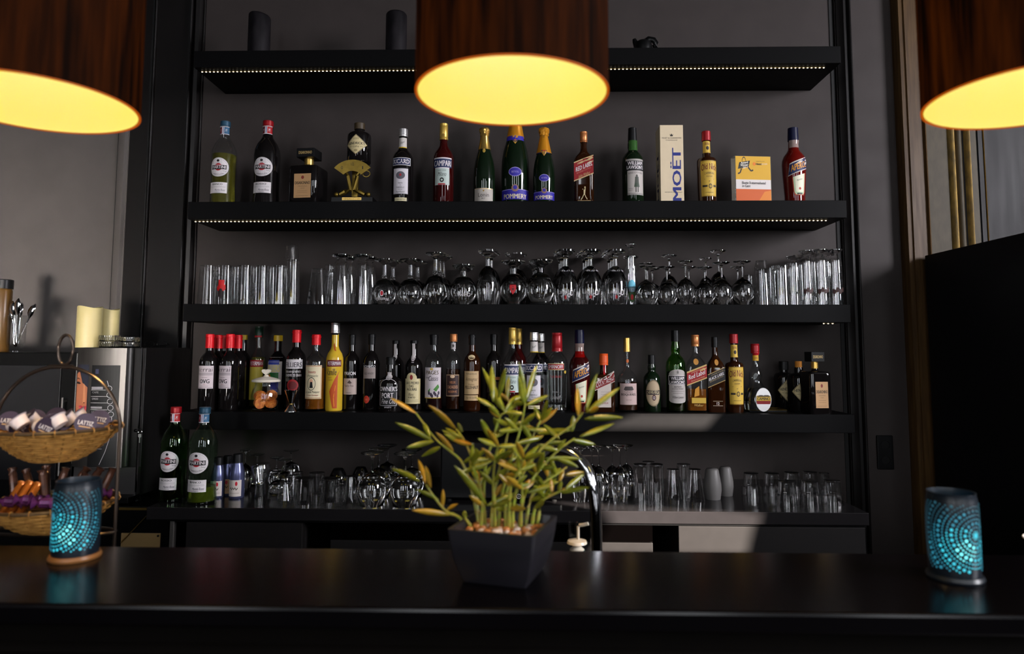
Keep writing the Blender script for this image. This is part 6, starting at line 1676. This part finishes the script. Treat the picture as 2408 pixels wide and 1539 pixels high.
Rt = 132 * sc
zr1, zb1 = bz(1008), bz(1082)
basket(t, zr1, zb1, Rt)
zr2, zb2 = bz(1182), bz(1246)
basket(t, zr2, zb2, Rt)
base = Vector((BX, Yb, INZ))
M_foil = mat('creamer_foil', (.05, .035, .06), .35, metal=.3)
M_cup = mat('creamer_cup', (.72, .62, .60), .4)
cup = None
spots = [(-.085, -.02, .3), (-.058, -.055, 1.3), (-.02, -.075, -.9), (.015, -.078, 1.2), (.05, -.06, -1.0), (.08, -.03, .6), (-.035, -.02, -.5), (.005, -.035, .9), (.04, -.012, -.6), (-.06, .02, .4), (-.015, .03, 1.0), (.03, .04, -.8), (.07, .035, .5), (-.04, .065, .2)]
for i, (dx, dy, tl) in enumerate(spots):
    f = 1.0 - math.hypot(dx, dy) * 1.5
    if cup is None:
        r = .0215
        c = MB().lathe([(0, 0), (r * .72, 0), (r * .9, .020), (r * 1.0, .022), (r * 1.06, .0225), (0, .0225)], 24)
        cup = c.build('creamer_cup', M_cup)
        ld = MB().lathe([(0, .0228), (r * 1.08, .0228), (r * 1.08, .0236), (0, .0242)], 24)
        ld.v += [(r * .9, -.006, .0235), (r * 1.45, 0, .0238), (r * .9, .006, .0235)]; ld.quad(range(len(ld.v) - 3, len(ld.v)))
        ldo = ld.build('lid', M_foil, cup)
        printing('lid_lettering', ldo, [('text', 'LATTIZ', 0, 0, .031, .010, '#d8d2d4', {'bold': .03}), ('line', [(-.012, -.009), (.012, -.009)], (.0012, .0012), '#c8a070')], lambda u, v, l: (u, v, .0246 + l))
        o = cup
    else:
        o = cup.copy(); C.objects.link(o)
        for ch in list(cup.children):
            c2 = ch.copy(); C.objects.link(c2); c2.parent = o
            for g3 in ch.children:
                c3 = g3.copy(); C.objects.link(c3); c3.parent = c2
    o.location = base + Vector((dx * .9 * Rt / .11, dy * .9 * Rt / .11, zr1 - .012 + .03 * f))
    o.rotation_euler = (radians(62) + tl * .5, tl * .4, tl)
    tag(o, ('white creamer cup with dark printed lid, heaped in the upper wicker basket', 'white creamer cup lying on its side at the front of the upper basket', 'white creamer cup with lettered lid facing the room at the upper basket front')[0 if i not in (1, 3) else 1 if i == 1 else 2], 'creamer', 'creamer cups in the upper basket')
M_wr = [noisy(mat('brown_wrapper', (.09, .035, .02), .22, metal=.3), 60, .5), noisy(mat('purple_wrapper', (.13, .03, .13), .25, metal=.4), 50, .5), noisy(mat('orange_wrapper', (.60, .16, .02), .22, metal=.4), 50, .4)]
protos = {}
sw = []
for i in range(9): sw.append(('stick', -.11 + .0275 * i, .00 + .020 * (i % 3), random.uniform(-.45, .2), random.uniform(.5, .9)))
for i in range(3): sw.append(('orange_stick', -.085 + .022 * i, -.03, -.9, .45))
for i in range(8): sw.append(('sweet', -.055 + .024 * i, -.07 + .015 * (i % 2), random.uniform(-1, 1), random.uniform(-.3, .5)))
for i in range(3): sw.append(('sweet', .085 + .012 * i, -.02 + .02 * i, random.uniform(-1, 1), .4))
cnt = {}
for kd, dx, dy, tl, up_ in sw:
    if kd not in protos:
        if 'stick' in kd:
            m = MB().lathe([(.002, -.044), (.011, -.042), (.0075, -.035), (.0085, -.029), (.0085, .029), (.0075, .035), (.011, .042), (.002, .044)], 10)
            o = m.build('wrapped_biscuit', M_wr[0 if kd == 'stick' else 2])
        else:
            m = MB().lathe([(.001, -.029), (.015, -.026), (.0045, -.016), (.0115, -.010), (.012, .010), (.0045, .016), (.015, .026), (.001, .029)], 10)
            o = m.build('wrapped_sweet', M_wr[1])
        protos[kd] = o
    else:
        o = protos[kd].copy(); C.objects.link(o)
    k = Rt / .11
    o.location = base + Vector((dx * .72 * k, dy * .9 * k, zr2 + (.012 if kd != 'stick' else .030) + random.uniform(0, .010)))
    o.rotation_euler = (tl * .3 - .2, (1.1 - up_) * (-1 if dx < 0 else 1) if kd != 'sweet' else PI / 2 + tl * .3, tl)
    tag(o, {'stick': 'brown foil-wrapped biscuit stick standing in the lower wicker basket', 'orange_stick': 'orange foil-wrapped stick leaning over the edge of the lower basket', 'sweet': 'purple foil-wrapped sweet heaped in the lower wicker basket'}[kd], 'biscuit' if 'stick' in kd else 'sweet', 'wrapped sweets in the lower basket')
